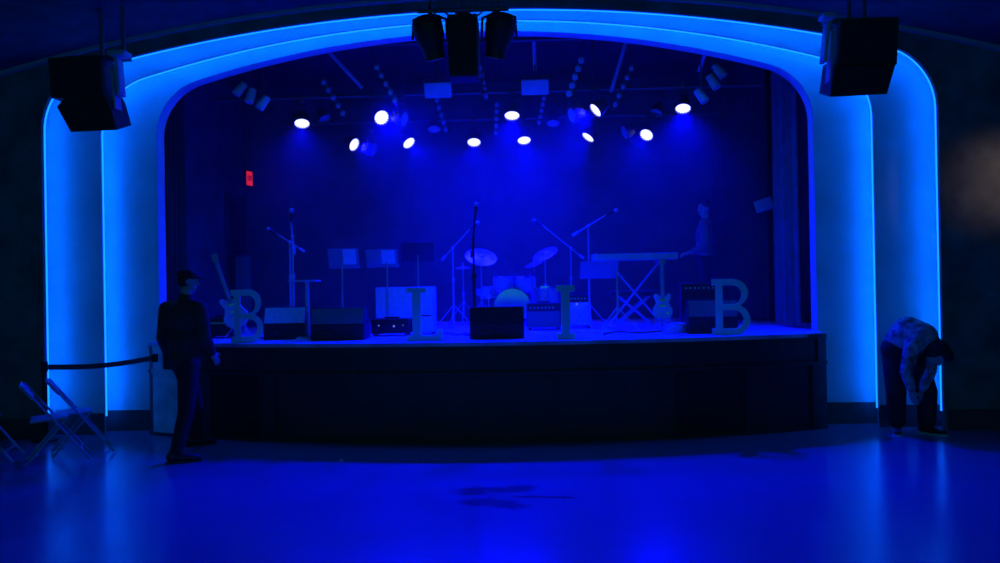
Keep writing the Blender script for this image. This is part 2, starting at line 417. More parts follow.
def par(px, py, Y, ratio, md, label, on=True, power=1.0, group=None, scale=1.0):
    P = at(px, py, Y); t = thing('stage_lamp', label, 'stage lamp', P, 0, group)
    v = (Vector((0, 0, CH))-P).normalized()
    right = (CR @ Vector((1, 0, 0))); dn = (CR @ Vector((0, -1, 0)))
    u = (right*md[0]+dn*md[1]); u = (u-u.dot(v)*v).normalized(); th = math.acos(ratio)
    n = v*math.cos(th)+u*math.sin(th)
    q = n.to_track_quat('-Z', 'Y')
    def ch(me, nm, par_, mx=None):
        o = bpy.data.objects.new(nm, me); COL.objects.link(o); o.parent = par_
        if mx is not None: o.matrix_local = mx
        return o
    yo = ch(YM, 'yoke', t); yo.rotation_euler = (0, 0, math.atan2(n.y, n.x)-PI/2); yo.scale = (1, 1, scale)
    h = ch(HM, 'housing', t, q.to_matrix().to_4x4() @ Matrix.Scale(scale, 4))
    ch(LM_on if on else LM_off, 'lens', h)
    if on:
        ld = bpy.data.lights.new('lamp_beam', 'SPOT'); ld.energy = LAMPW*power; ld.color = (0.0, 0.0, 1.0); ld.spot_size = R(98); ld.spot_blend = 1.0; ld.shadow_soft_size = .05
        lo = bpy.data.objects.new('lamp_beam', ld); COL.objects.link(lo); lo.parent = h; lo.location = (0, 0, -.06)
        tgt = lo
    return t
F1, F2 = 10.6, 12.2
lamps = [
 (302, 122, F1, .66, (0, 1), 'glowing white stage lamp furthest out over the left of the stage'),
 (381, 117, F1, .9, (.7, .7), 'roundest glowing stage lamp, facing the hall, second from the left on the front pipe'),
 (512, 114, F1, .62, (0, 1), 'glowing stage lamp tipped steeply down at the middle of the front pipe'),
 (597, 109, F1, .45, (-.77, .64), 'glowing stage lamp turned sideways as a slanting oval on the front pipe'),
 (683, 107, F1, .66, (0, 1), 'glowing white stage lamp furthest out over the right of the stage'),
 (353, 144, F2, .65, (.88, .47), 'leftmost glowing lamp of the rear pipe, a narrow upright oval'),
 (408, 142, F2, .64, (.65, .76), 'glowing lamp on the rear pipe below and right of the roundest lamp'),
 (474, 141, F2, .66, (0, 1), 'glowing lamp on the rear pipe just left of the stage centre'),
 (524, 139, F2, .62, (.1, 1), 'glowing lamp on the rear pipe just below the central front lamp'),
 (589, 136, F2, .45, (-.6, .8), 'slanting oval glowing lamp on the rear pipe under the slanting front one'),
 (647, 134, F2, .8, (-.5, .85), 'rightmost glowing lamp of the rear pipe, by a blue lit housing'),
]
for i, (px, py, Y, r, md, lb) in enumerate(lamps):
    par(px, py, Y, r, md, lb, power=(.7 if i == 0 else 1.6) if Y == F1 else .75, group='glowing stage lamps', scale=1.0 if Y == F1 else 1.02)
unlit = [(403, 119, F1, .5, (1, .2), 'unlit stage lamp close right of the roundest glowing lamp'), (372, 150, F2, .5, (1, .3), 'unlit stage lamp close right of the narrow oval glowing lamp'),
 (573, 115, F1, .5, (-1, .3), 'unlit stage lamp between the central and slanting front lamps'), (626, 132, F2, .5, (-1, .4), 'unlit stage lamp left of the rightmost rear glowing lamp'),
 (434, 128, F2, .6, (0, 1), 'unlit stage lamp under the left flat wash panel'), (553, 122, F2, .6, (0, 1), 'unlit stage lamp under the right flat wash panel'),
 (324, 118, F2, .6, (.6, 1), 'unlit stage lamp right of the outermost left glowing lamp'), (657, 112, F2, .6, (-.5, 1), 'unlit stage lamp left of the outermost right glowing lamp')]
for (px, py, Y, r, md, lb) in unlit: par(px, py, Y, r, md, lb, on=False, group='unlit stage lamps')
# small tubular spots in threes at both upper corners
def tube_spot(px, py, lean, Y, label):
    P = at(px, py, Y); t = thing('tube_spotlight', label, 'spotlight', P)
    d = Vector((lean, -.3, -1)).normalized()
    MB().cyl(-d*.09, d*.09, .048, .056, n=16).build('can', 'greybox', t)
    MB().cyl(d*.09, d*.094, .05, n=16).build('lens', 'lens', t)
    MB().cyl((0, 0, .0), (0, 0, 4.62-P.z+.03 if Y < 10 else .3), .008).build('hanger', 'pipe', t)
for k, (px, py, l, w) in enumerate(((240, 89, -.7, 'upper'), (251, 96, -.2, 'middle'), (263, 103, -.6, 'lower'))):
    tube_spot(px, py, l, 9.8, '%s of the three small blue-lit can spotlights under the left curve of the arch' % w)
for k, (px, py, l, w) in enumerate(((719, 71, .7, 'upper'), (713, 82, .5, 'middle'), (701, 96, .6, 'lower'))):
    tube_spot(px, py, l, 9.8, '%s of the three small blue-lit can spotlights under the right curve of the arch' % w)
# bars with five round lamps
def lamp_bar(pa, pb, Y, label, n=5, r=.026):
    a, b = at(*pa, Y), at(*pb, Y+.15); t = thing('lamp_bar', label, 'lamp bar', a); d = b-a
    mb = MB(); mb.cyl(-d*.12+Vector((0, .035, 0)), d*1.12+Vector((0, .035, 0)), .02); mb.cyl((0, .035, 0), (0, .035, 4.6-a.z+.3), .008); mb.build('bar', 'pipe', t)
    for i in range(n):
        c = d*i/(n-1)
        MB().cyl(c+Vector((0, -.03, -.02)), c+Vector((0, .03, .02)), r*1.15, r, n=12).ell(c+Vector((0, -.03, -.02)), (r*.95, .012, r*.95), n=8).build('lamp', 'lens', t)
lamp_bar((324, 82), (343, 113), 10.3, 'slanting bar of five small round lamps right of the left can spotlights')
lamp_bar((377, 67), (395, 100), 10.0, 'slanting bar of five small round lamps above the roundest glowing lamp')
lamp_bar((437, 100), (446, 129), 11.4, 'slanting bar of five small lamps under the left flat wash panel')
lamp_bar((481, 68), (486, 96), 11.0, 'short bar of small lamps just right of the central black speaker')
lamp_bar((581, 60), (569, 93), 10.0, 'thick bright bar of small lamps right of the right flat wash panel', r=.034)
lamp_bar((631, 68), (615, 104), 10.3, 'slanting bar of five small round lamps above the slanting glowing lamps')
lamp_bar((497, 104), (496, 132), 11.4, 'upright bar of small lamps left of the central glowing lamp')
lamp_bar((544, 98), (539, 122), 11.4, 'upright bar of small lamps under the right flat wash panel')
def wash(px, py, label):
    P = at(px, py, 10.3); t = thing('wash_panel', label, 'wash light', P, 0, 'flat wash panels over the stage')
    MB().box((0, 0, 0), (.35, .05, .20), Matrix.Rotation(R(32), 3, 'X'), .008).build('panel', 'greybox', t)
    MB().box((0, .05, -.0), (.3, .08, .12), Matrix.Rotation(R(32), 3, 'X'), .01).build('housing', 'unit', t)
    MB().path([(-.19, .03, 0), (-.19, .03, .15), (.19, .03, .15), (.19, .03, 0)], .01).cyl((0, .03, .15), (0, .03, .35), .012).build('yoke', 'unit', t)
wash(438, 90, 'flat rectangular wash light left of centre above the stage lamps')
wash(535, 87, 'flat rectangular wash light right of centre above the stage lamps')
def droppipe(pa, pb, Y, label):
    a, b = at(*pa, Y), at(*pb, Y+.3); tag(MB().cyl(a, b, .025, n=10).build('drop_pipe', 'paint'), label, 'pipe')
droppipe((534, 41), (535, 70), 10.1, 'short upright grey pipe above the right flat wash panel')
droppipe((626, 42), (611, 92), 10.1, 'long slanting grey pipe above the slanting glowing lamps')
droppipe((706, 52), (699, 71), 9.9, 'short slanting grey pipe beside the right can spotlights')
droppipe((329, 52), (362, 88), 10.1, 'long slanting grey pipe left of the centre, above the roundest lamp')
# ---------------------------------------------------------------- hung over the hall: speakers and centre cluster
def hung_speaker(name, poly_up, poly_lo, Y, side, label, hang):
    """two stacked cabinets given by front outlines (pixels), real depth"""
    P = at(*poly_up[0], Y); t = thing(name, label, 'speaker', P)
    def cab(poly, nm, m, dep, grow, up=0.):
        pts = [at(*p, Y)-P for p in poly]; c = sum(pts, Vector())/len(pts)
        mb = MB(); A = [mb.b.verts.new(p) for p in pts]; B = [mb.b.verts.new(c+(p-c)*grow+Vector((0, dep, up))) for p in pts]; n = len(pts)
        mb.b.faces.new(A); mb.b.faces.new(B[::-1])
        for i in range(n): mb.b.faces.new((A[i], B[i], B[(i+1) % n], A[(i+1) % n]))
        o = mb.build(nm, m, t, smooth=False); g = MB()
        G = [g.b.verts.new(c+(p-c)*.9+Vector((0, -.012, 0))) for p in pts]; H = [g.b.verts.new(c+(p-c)*.9+Vector((0, .01, 0))) for p in pts]
        g.b.faces.new(G); g.b.faces.new(H[::-1])
        for i in range(n): g.b.faces.new((G[i], H[i], H[(i+1) % n], G[(i+1) % n]))
        g.build('grille', 'grille', o, smooth=False); return o
    cab(poly_up, 'upper_cabinet', 'tolex', .30, .97); cab(poly_lo, 'lower_cabinet', 'tolex', .30, .97, .10)
    return t, P
def flybits(t, P, Y, barpx, sidepx, hangs):
    # side bracket plate facing the stage plus suspension
    for (a, b_, w) in sidepx:
        A, B_ = at(*a, Y)-P, at(*b_, Y)-P
        d = B_-A; mb = MB(); mb.box((A+B_)/2+Vector((0, .10, 0)), (.03*w, .12, d.length), Matrix.Rotation(math.atan2(d.x, d.z), 3, 'Y'), .005)
        mb.build('side_bracket', 'paint', t)
    mb = MB(); a, b_ = at(*barpx[0], Y)-P, at(*barpx[1], Y)-P
    mb.box((a+b_)/2+Vector((0, .22, 0)), ((b_-a).length, .1, .05), bev=.006); mb.build('fly_bar', 'pipe', t)
    for px in hangs:
        c = at(px, barpx[0][1], Y); top = vz(c.x)
        MB().cyl(c-P+Vector((0, .22, 0)), Vector((c.x, Y+.22, top+.03))-P, .022).build('hanger', 'pipe', t)
YS = 7.6
t, P = hung_speaker('hanging_speaker', [(48, 58), (100, 55), (103, 96), (51, 98)], [(57, 107), (64, 98), (104, 96), (110, 105), (117, 130), (71, 132)], YS, 1, 'black two-part loudspeaker hanging over the left shoulder of the arch', 0)
flybits(t, P, YS, [(54, 55), (118, 50)], [((113, 56), (116, 94), 1.2), ((108, 66), (113, 108), .7)], (90, 112))
mb = MB(); mb.box(at(117, 53, YS)-P+Vector((0, .05, 0)), (.17, .16, .05), bev=.01); mb.build('clamp', 'paint', t)
t, P = hung_speaker('hanging_speaker', [(841, 20), (899, 17), (897, 64), (838, 66)], [(834, 67), (838, 65), (896, 63), (887, 94), (830, 97)], YS, -1, 'black two-part loudspeaker hanging over the right shoulder of the arch', 0)
flybits(t, P, YS, [(832, 16), (898, 12)], [((831, 20), (827, 60), 1.2), ((836, 28), (832, 80), .7)], (858, 874))
mb = MB(); mb.box(at(829, 15, YS)-P+Vector((0, .05, 0)), (.12, .16, .05), bev=.01); mb.build('clamp', 'paint', t)
# centre cluster
YC = 7.3
c = at(463, 10, YC); ctop = vz(c.x)
t = thing('ceiling_pipe', 'short pipe dropping from the ceiling that carries the central speaker and two spotlights', 'pipe', c)
MB().cyl((0, 0, 0), (0, 0, ctop-c.z+.04), .02).cyl((.12, 0, 0), (.12, 0, ctop-c.z+.04), .014).cyl((-.3, 0, 0), (-.3, 0, ctop-c.z+.04), .012).cyl((.28, 0, 0), (.28, 0, ctop-c.z+.04), .012).build('drop', 'pipe', t)
MB().cyl((-.42, 0, 0), (.42, 0, 0), .02).build('crossbar', 'pipe', t)
a, b_ = at(447, 14, YC), at(478, 76, YC)
t = thing('central_speaker', 'tall narrow black loudspeaker hanging at the top centre before the arch', 'speaker', ((a.x+b_.x)/2, YC, a.z))
w, h = b_.x-a.x, a.z-b_.z
MB().box((0, .13, -h/2), (w, .26, h), bev=.012).build('cabinet', 'tolex', t); MB().box((0, -.004, -h/2), (w*.88, .012, h*.94), bev=.004).build('grille', 'grille', t)
MB().box((0, .08, .0), (w*.5, .08, .05)).build('bracket', 'pipe', t)
MB().cyl((w/2+.005, .1, -.1), (w/2+.005, .1, -h+.1), .008).build('cable', 'steel', t)
def spot(px, py, lean, label):
    P = at(px, py, YC); t = thing('hanging_spotlight', label, 'spotlight', P, 0, 'spotlights flanking the central speaker')
    d = Vector((lean, .35, -1)).normalized(); mx = orient(d)
    hb = MB(); hb.lathe([(0, -.2), (.07, -.2), (.10, -.17), (.14, -.13), (.135, .0), (.105, .10), (.095, .17), (.105, .2), (0, .2)], 20, mx)
    for k in range(5): hb.lathe([(.0, -.15+k*.02), (.147, -.15+k*.02), (.147, -.144+k*.02), (0, -.144+k*.02)], 20, mx)
    hb.build('housing', 'dark', t)
    MB().lathe([(0, .2), (.085, .2), (.085, .206), (0, .215)], 20, mx).build('lens', 'lens', t)
    MB().path([(-.16, 0, -.02), (-.15, 0, .16), (-.05, 0, .2), (.05, 0, .2), (.15, 0, .16), (.16, 0, -.02)], .012).build('yoke', 'dark', t)
    MB().cyl((0, 0, .19), (0, 0, at(px, 8, YC).z-P.z+.02), .014).build('clamp', 'dark', t)
    s = -1 if lean > 0 else 1
    MB().path([(s*-.02, .0, .19), (s*-.1, -.03, .25), (s*-.2, -.02, .17), (s*-.26, 0, .2), (s*-.3, 0, .27)], .008).build('cable', 'cable', t)
spot(430, 37, .22, 'black spotlight hanging left of the central speaker')
spot(499, 35, -.22, 'black spotlight hanging right of the central speaker')
# ---------------------------------------------------------------- letters at the stage edge
def arcpts(cx, cy, rx, ry, a0, a1, n=10): return [(cx+rx*math.cos(R(a0+(a1-a0)*i/n)), cy+ry*math.sin(R(a0+(a1-a0)*i/n))) for i in range(n+1)]
def letter_splines(ch):
    s = .075                                    # stroke in units of height 1
    if ch == 'B':
        out = [(0, 0), (.36, 0)]+arcpts(.36, .265, .25, .265, -90, 62)+arcpts(.34, .755, .235, .245, -62, 90)+[(0, 1), (0, .9), (.06, .9), (.06, .1), (0, .1)]
        h1 = [(.165, .10)]+arcpts(.35, .275, .162, .175, -90, 90)+[(.165, .45)]
        h2 = [(.165, .54)]+arcpts(.335, .72, .148, .18, -90, 90)+[(.165, .90)]
        return [out, h1, h2]
    if ch == 'L':
        return [[(0, 0), (.62, 0), (.62, .2), (.54, .2), (.52, .09), (.24, .09), (.24, .92), (.34, .92), (.34, 1), (0, 1), (0, .92), (.1, .92), (.1, .09), (0, .09)]]
    if ch == 'I':
        return [[(0, 0), (.34, 0), (.34, .1), (.245, .1), (.245, .9), (.34, .9), (.34, 1), (0, 1), (0, .9), (.095, .9), (.095, .1), (0, .1)]]
def letter(ch, px, pytop, pybot, Y, w, rz, label):
    h = (at(px, pytop, Y)-at(px, pybot, Y)).z
    sp = letter_splines(ch); W = max(p[0] for p in sp[0])
    sp = [[((x-W/2)*w/W, y*h) for x, y in s_] for s_ in sp]
    me = curve_mesh(sp, .032, .005); me.name = 'letter'
    me.transform(Matrix.Rotation(PI/2, 4, 'X')); me.materials.clear(); me.materials.append(M['letter'])
    me.transform(Matrix.Translation((0, 0, -min(v.co.z for v in me.vertices))))
    x = X(px, Y, DZ)
    o = bpy.data.objects.new('standing_letter', me); COL.objects.link(o); o.location = (x, Y, DZ); o.rotation_euler = (0, 0, rz)
    return tag(o, label, 'letter')
letter('B', 247.5, 291, 343, 8.62, .325, R(22), 'large pale letter B standing at the left end of the stage front, before a guitar')
letter('L', 425, 288, 340, 8.5, .37, R(4), 'large pale letter L standing at the stage front before the wide amplifier')
letter('I', 566, 283, 336, 8.42, .185, R(0), 'large pale letter I standing at the stage front right of centre')
letter('B', 731.5, 278, 333, 8.72, .39, R(-14), 'large pale letter B standing at the right end of the stage front')
# ---------------------------------------------------------------- monitors, amps
def wedge(pxa, pxb, pytop, Y, rz, label, top='greygrille'):
    xa, xb = X(pxa, Y), X(pxb, Y); w = xb-xa; h = at((pxa+pxb)/2, pytop, Y).z-DZ
    t = thing('stage_monitor', label, 'stage monitor', ((xa+xb)/2, Y, DZ), rz, 'wedge monitors along the stage front')
    prof = [(0, 0), (0, h*.46), (.07, h), (.16, h), (.42, h*.32), (.42, 0)]
    mb = MB(); A = [mb.b.verts.new((-w/2, y, z)) for y, z in prof]; B = [mb.b.verts.new((w/2, y, z)) for y, z in prof]
    mb.b.faces.new(A); mb.b.faces.new(B[::-1])
    for i in range(6): mb.b.faces.new((A[i], B[i], B[(i+1) % 6], A[(i+1) % 6]))
    mb.build('cabinet', 'tolex', t, smooth=False)
    a, b = Vector((0, 0, h*.5)), Vector((0, .066, h*.98)); d = b-a
    MB().box((a+b)/2+Vector((0, -.004, 0)), (w*.97, .012, d.length*.97), Matrix.Rotation(-math.atan2(d.y, d.z), 3, 'X'), .003).build('back_panel', top, t)
    MB().box((-w*.2, -.006, h*.2), (.12, .012, .06), bev=.003).build('socket_plate', 'dark', t)
    a, b = Vector((0, .17, h*.98)), Vector((0, .415, h*.36)); d = b-a
    MB().box((a+b)/2+Vector((0, .004, .004)), (w*.93, .012, d.length*.95), Matrix.Rotation(-math.atan2(d.y, d.z), 3, 'X'), .003).build('grille', 'grille', t)
    for s_ in (-1, 1): MB().path([(s_*(w/2+.002), .1, h*.6), (s_*(w/2+.02), .12, h*.6), (s_*(w/2+.02), .2, h*.55), (s_*(w/2+.002), .22, h*.55)], .008).build('handle', 'dark', t)
    return t
wedge(264, 305, 307, 9.0, R(3), 'blue-lit wedge monitor on the stage beside the left letter B', 'silver')
wedge(311, 364, 308, 8.75, R(2), 'grey-backed wedge monitor between the left letter B and the letter L')
wedge(470, 524, 307, 8.6, 0, 'darkest wedge monitor at the centre of the stage front, before the drums', 'grille')
wedge(689, 738, 300, 8.95, R(-3), 'wedge monitor on the stage directly behind the right letter B')
def amp(name, pxa, pxb, pytop, Y, dep, fm, label, cat='amplifier', rz=0, knobs=True, z0=DZ, pybot=None):
    xa, xb = X(pxa, Y), X(pxb, Y); w = xb-xa; h = at((pxa+pxb)/2, pytop, Y).z-z0
    t = thing(name, label, cat, ((xa+xb)/2, Y, z0), rz)
    MB().box((0, dep/2, h/2+.01), (w, dep, h-.02), bev=.012).build('cabinet', 'tolex' if fm != 'silver' else 'greybox', t)
    kh = .1 if knobs else .0
    MB().box((0, -.002, (h-kh)/2+.01), (w*.94, .014, (h-kh)*.88), bev=.004).build('grille', fm, t)
    if knobs:
        MB().box((0, -.002, h-.06), (w*.94, .012, .06), bev=.003).build('control_panel', 'dark', t)
        kb = MB()
        for i in range(7): kb.cyl((-w*.38+i*w*.11, -.008, h-.06), (-w*.38+i*w*.11, -.028, h-.06), .011, n=10)
        kb.build('knobs', 'steel', t)
    MB().box((0, dep/2, h+.012), (.18, .03, .02), bev=.006).build('handle', 'dark', t)
    for sx in (-1, 1): MB().box((sx*w*.42, dep/2, .006), (.04, dep*.8, .012)).build('foot', 'dark', t)
    return t
amp('guitar_amplifier', 376, 434, 287, 10.4, .3, 'silver', 'widest pale-fronted amplifier on the stage, right behind the letter L', knobs=False)
t = amp('equipment_rack', 371, 409, 319, 9.5, .3, 'dark', 'low black equipment box with small lights before the wide amplifier', 'equipment box', knobs=False)
MB().ell((-.13, -.01, .12), .009, n=6).ell((.05, -.01, .11), .013, n=6).ell((.16, -.01, .12), .006, n=6).build('pilot_lights', 'pilot', t)
amp('small_amplifier', 412, 434, 317, 9.7, .22, 'silver', 'small pale box beside the low black equipment box', 'amplifier', knobs=False)
amp('bass_amplifier', 527, 561, 303, 10.3, .3, 'greygrille', 'grey amplifier on the stage left of the letter I', knobs=True)
amp('keyboard_amplifier', 562, 592, 294, 10.6, .3, 'greybox', 'amplifier behind the letter I with a small pilot light')
MB().ell((X(577, 10.5, 1.3), 10.55, at(577, 304, 10.55).z), .012, n=6).build('pilot_light', 'pilot', None)
pl = [o for o in COL.objects if o.name.startswith('pilot_light') and o.parent is None][0]
ka = [o for o in COL.objects if o.name == 'keyboard_amplifier'][0]; pl.parent = ka; pl.matrix_parent_inverse = Matrix.Translation(-ka.location)
amp('bass_amplifier', 682, 722, 283, 9.9, .35, 'grille', 'tall black amplifier behind the right wedge monitor', rz=R(-6))
amp('combo_amplifier', 208, 232, 318, 9.6, .3, 'grille', 'small black amplifier at the left edge of the stage by the leaning guitar', rz=R(8))
t = amp('flight_case', 236, 252, 253, 12.3, .4, 'greygrille', 'tall grey-faced case standing by the dark side doorway at the back', 'case', knobs=False)
# ---------------------------------------------------------------- stands
def tripod(t, h=.32, r=.3, m='paint', a0=30, n=3):
    for k in range(n):
        a = R(a0+k*360/n); l = MB(); l.cyl((0, 0, h), (r*math.cos(a), r*math.sin(a), .012), .008, n=8).ell((r*math.cos(a), r*math.sin(a), .012), .013, n=6); l.build('leg', m, t)
def mic(P, d, label):
    d = Vector(d).normalized(); t = thing('microphone', label, 'microphone', P); mx = orient(d)
    MB().lathe([(0, 0), (.011, 0), (.013, .04), (.019, .13), (.019, .14), (0, .14)], 14, mx).build('handle', 'dark', t)
    MB().ell(d*.162, (.026, .026, .03), orient(d).to_3x3(), n=10).build('grille_head', 'steel', t)
def micstand(px, Y, ztop, boom, label, mlabel, m='paint', base='tri', thick=.011):
    x = X(px, Y); t = thing('microphone_stand', label, 'microphone stand', (x, Y, DZ))
    top = ztop-DZ
    if base == 'tri': tripod(t, m=m)
    else: MB().lathe([(0, 0), (.13, 0), (.13, .015), (.03, .03), (0, .03)], 24).build('base', m, t)
    MB().cyl((0, 0, .03), (0, 0, top*.6), thick*1.15).cyl((0, 0, top*.6), (0, 0, top), thick*.85).cyl((0, 0, top*.58), (0, 0, top*.63), thick*1.8).build('pole', m, t)
    if boom:
        A = Vector((0, 0, top)); B = at(*boom, Y-.1)-Vector((x, Y, DZ)); d = (B-A).normalized()
        MB().cyl(A-d*.2, B, thick*.75).cyl(A-d*.24, A-d*.16, .02).ell(A, .022, n=8).build('boom', m, t)
        if mlabel: mic(Vector((x, Y, DZ))+B-d*.03, (d+Vector((0, .35, -.1))).normalized(), mlabel)
    elif mlabel:
        MB().ell((0, 0, top), .018, n=8).build('clip', m, t)
        mic(Vector((x, Y, DZ+top)), (-.1, .45, .75), mlabel)
    return t
zy = lambda px, py, Y: at(px, py, Y).z
micstand(294, 9.3, zy(294, 236, 9.3), (291, 222), 'microphone stand left of the small high table, near the left letter B', 'bright-tipped microphone on the tallest left stand', base='round', thick=.013)
micstand(291, 10.6, zy(291, 242, 10.6), (277, 234), 'short-boomed microphone stand standing further back behind the left stand', 'small microphone pointing left behind the left stand')
micstand(475, 9.3, zy(475, 238, 9.3), (475, 216), 'straight dark microphone stand at the centre, before the left cymbal', 'microphone on the central stand, held nearly upright', m='dark', base='round', thick=.017)
micstand(454, 11.0, zy(454, 248, 11.0), (470, 229), 'boom stand reaching up to the centre, left of the drums', 'microphone at the end of the boom left of the drums')
micstand(572, 11.3, zy(572, 248, 11.3), (542, 225), 'overhead boom stand slanting up to the left beside the right cymbal', 'overhead microphone above the right cymbal')
micstand(590, 10.2, zy(590, 226, 10.2), (606, 215), 'tall boom stand beside the keyboard with its boom raised right', 'microphone at the tip of the keyboard boom')
def music_stand(pxa, pxb, pyt, pyb, Y, polepx, label, plabel=None, tilt=20, rz=0, m='mid', pm='paper'):
    x = X(polepx, Y); t = thing('music_stand', label, 'music stand', (x, Y, DZ), rz)
    a, b_ = at(pxa, pyt, Y), at(pxb, pyb, Y); w = b_.x-a.x; h = a.z-b_.z; c = Vector(((a.x+b_.x)/2-x, 0, (a.z+b_.z)/2-DZ))
    T = Matrix.Rotation(R(tilt), 3, 'X')
    H = h/math.cos(R(tilt))
    MB().box(c, (w, .006, H), T, .002).box(c+T @ Vector((0, .03, -H/2)), (w, .06, .006), T).build('desk', m, t)
    MB().cyl((0, 0, .25), (0, .02, c.z), .011).cyl((0, 0, .22), (0, 0, .5), .015).build('pole', 'steel', t); tripod(t, .3, .27, a0=90)
    if plabel:
        s = MB().box((0, 0, 0), (w*.42, .002, H*.75), T).build('sheet_music', pm, None); s.location = Vector((x, Y, DZ))+c+Vector((w*.2, -.012, h*.08)); tag(s, plabel, 'sheet music')
    return t
music_stand(328, 359, 249, 268, 10.2, 343, 'leftmost of the three music stands at the back left of the stage', 'sheet of paper on the right half of the leftmost music stand')
music_stand(366, 398, 250, 267, 10.2, 388, 'music stand in the middle of the three, with bright papers', 'sheet of paper on the middle of the three music stands')
music_stand(401, 434, 243, 261, 10.5, 419, 'rightmost and dimmest of the three music stands, above the wide amplifier', m='dark')
music_stand(580, 618, 262, 278, 9.5, 618, 'music stand with a wide tilted desk in front of the keyboard', None, tilt=48)
# high small table
x = X(308, 9.1); t = thing('high_table', 'small flat-topped table on one post beside the left microphone stand', 'table', (x, 9.1, DZ))
zt = zy(306, 281, 9.1)-DZ
MB().box((-.03, 0, zt), (.32, .25, .02), bev=.005).build('tabletop', 'paint', t); MB().cyl((0, 0, .03), (0, 0, zt), .028, .022).build('post', 'paint', t); MB().lathe([(0, 0), (.15, 0), (.14, .03), (0, .035)], 20).build('base', 'paint', t)
# ---------------------------------------------------------------- keyboard on X stand
YK = 9.9
a, b_ = at(592, 256, YK), at(676, 254, YK); w = b_.x-a.x; zk = (a.z+b_.z)/2-DZ; cx = (a.x+b_.x)/2
t = thing('keyboard_stand', 'cross-legged stand under the long keyboard', 'keyboard stand', (cx, YK, DZ))
for s_ in (-1, 1):
    MB().path([(-.36*s_, -.02+.03*s_, .02), (.3*s_, -.02+.03*s_, zk-.10)], .013).build('leg', 'paint', t)
    MB().cyl((.3*s_, -.2, zk-.09), (.3*s_, .2, zk-.09), .012).build('rest_bar', 'paint', t); MB().cyl((-.36*s_, -.22, .02), (-.36*s_, .22, .02), .013).build('foot_bar', 'paint', t)
t = thing('keyboard', 'long electronic keyboard on its stand right of centre stage', 'keyboard', (cx, YK, DZ+zk-.07))
MB().box((0, 0, .045), (w, .3, .08), bev=.01).build('case', 'paint', t)
kb = MB()
for i in range(36): kb.box((-w*.44+i*w*.88/35, .06, .09), (w*.022, .15, .012))
kb.build('white_keys', 'keys', t)
kb = MB()
for i in range(35):
    if i % 7 not in (2, 6): kb.box((-w*.44+(i+.5)*w*.88/35, .02, .1), (w*.011, .09, .014))
kb.build('black_keys', 'dark', t)
MB().box((0, -.1, .088), (w*.9, .06, .01)).build('control_strip', 'dark', t)
# piano bench / low bar
t = thing('keyboard_bench', 'low padded bench behind the keyboard stand', 'bench', (X(634, 10.5), 10.5, DZ))
MB().box((0, 0, .44), (.6, .3, .07), bev=.02).build('seat', 'tolex', t)
for sx in (-1, 1): MB().path([(sx*.26, -.12, .01), (-sx*.2, -.12, .41)], .013).path([(sx*.26, .12, .01), (-sx*.2, .12, .41)], .013).build('leg', 'paint', t)
# ---------------------------------------------------------------- guitars
def guitar(P, h, rot, m, label, stand_label, bass=False):
    t = thing('electric_guitar', label, 'guitar', P); t.rotation_euler = rot
    bh = h*.42; W = h*.16
    def half(s_): return [(s_*x*W, z*bh) for x, z in ((.0, .0), (.55, .02), (.95, .18), (1., .36), (.72, .55), (.62, .66), (.80, .82), (.86, .96), (.62, 1.0), (.3, .88))]
    poly = half(1)+half(-1)[::-1][:-1]
    mb = MB(); mb.prism(poly, -.02, .02); mb.build('body', m, t)
    MB().box((0, -.024, h*.62), (.045, .02, h*.58), bev=.004).build('neck', 'wood', t)
    MB().box((.0, -.02, h*.95), (.075, .015, h*.1), Matrix.Rotation(R(6), 3, 'Y'), .006).build('headstock', 'wood', t)
    MB().box((0, -.024, bh*.5), (.07, .012, .02)).box((0, -.024, bh*.72), (.07, .012, .02)).cyl((W*.5, -.02, bh*.22), (W*.5, -.035, bh*.22), .014).build('pickups', 'chrome', t)
    pg = MB()
    for k in range(6): pg.cyl((.042, -.02, h*(.91+.016*k)), (.055, -.02, h*(.91+.016*k)), .006, n=6)
    pg.build('tuning_pegs', 'chrome', t)
    return t
Y = 9.6; gx = X(663, Y); gh = (zy(663, 258, Y)-zy(663, 319, Y))
guitar((gx, Y, zy(663, 319, Y)), gh, (R(-8), R(1), 0), 'greybox', 'pale-bodied electric guitar standing upright below the keyboard end', '')
t = thing('guitar_stand', 'small guitar stand under the upright guitar by the keyboard', 'guitar stand', (gx, Y+.08, DZ))
gb = zy(663, 319, Y)-DZ
MB().cyl((0, .05, 0.02), (0, .10, .35), .009).build('post', 'paint', t)
for s_ in (-1, 1): MB().path([(0, .07, .16), (s_*.13, -.12, .01)], .009).path([(0, .06, gb-.02), (s_*.08, -.03, gb-.02), (s_*.08, -.13, gb), (s_*.08, -.13, gb+.03)], .008).build('leg', 'paint', t)
MB().cyl((0, .07, .16), (0, .22, .01), .009).build('leg', 'paint', t)
Y = 9.45; p0_ = at(238, 327, Y); p1_ = at(211, 254, Y); L = (p1_-p0_).length; d = p1_-p0_
g = guitar((p0_.x+.02, Y, p0_.z), L, (R(-3), math.atan2(d.x, d.z), 0), 'greybox', 'long-necked guitar leaning left behind the left letter B', '')
t = thing('guitar_stand', 'small guitar stand behind the left letter B', 'guitar stand', (p0_.x, Y+.08, DZ))
for s_ in (-1, 1): MB().path([(0, .05, .25), (s_*.15, -.1, .01)], .009).build('leg', 'paint', t)
MB().cyl((0, .05, .25), (0, .2, .01), .009).build('leg', 'paint', t); MB().cyl((0, .05, .22), (-.08, .05, .5), .009).build('post', 'paint', t)
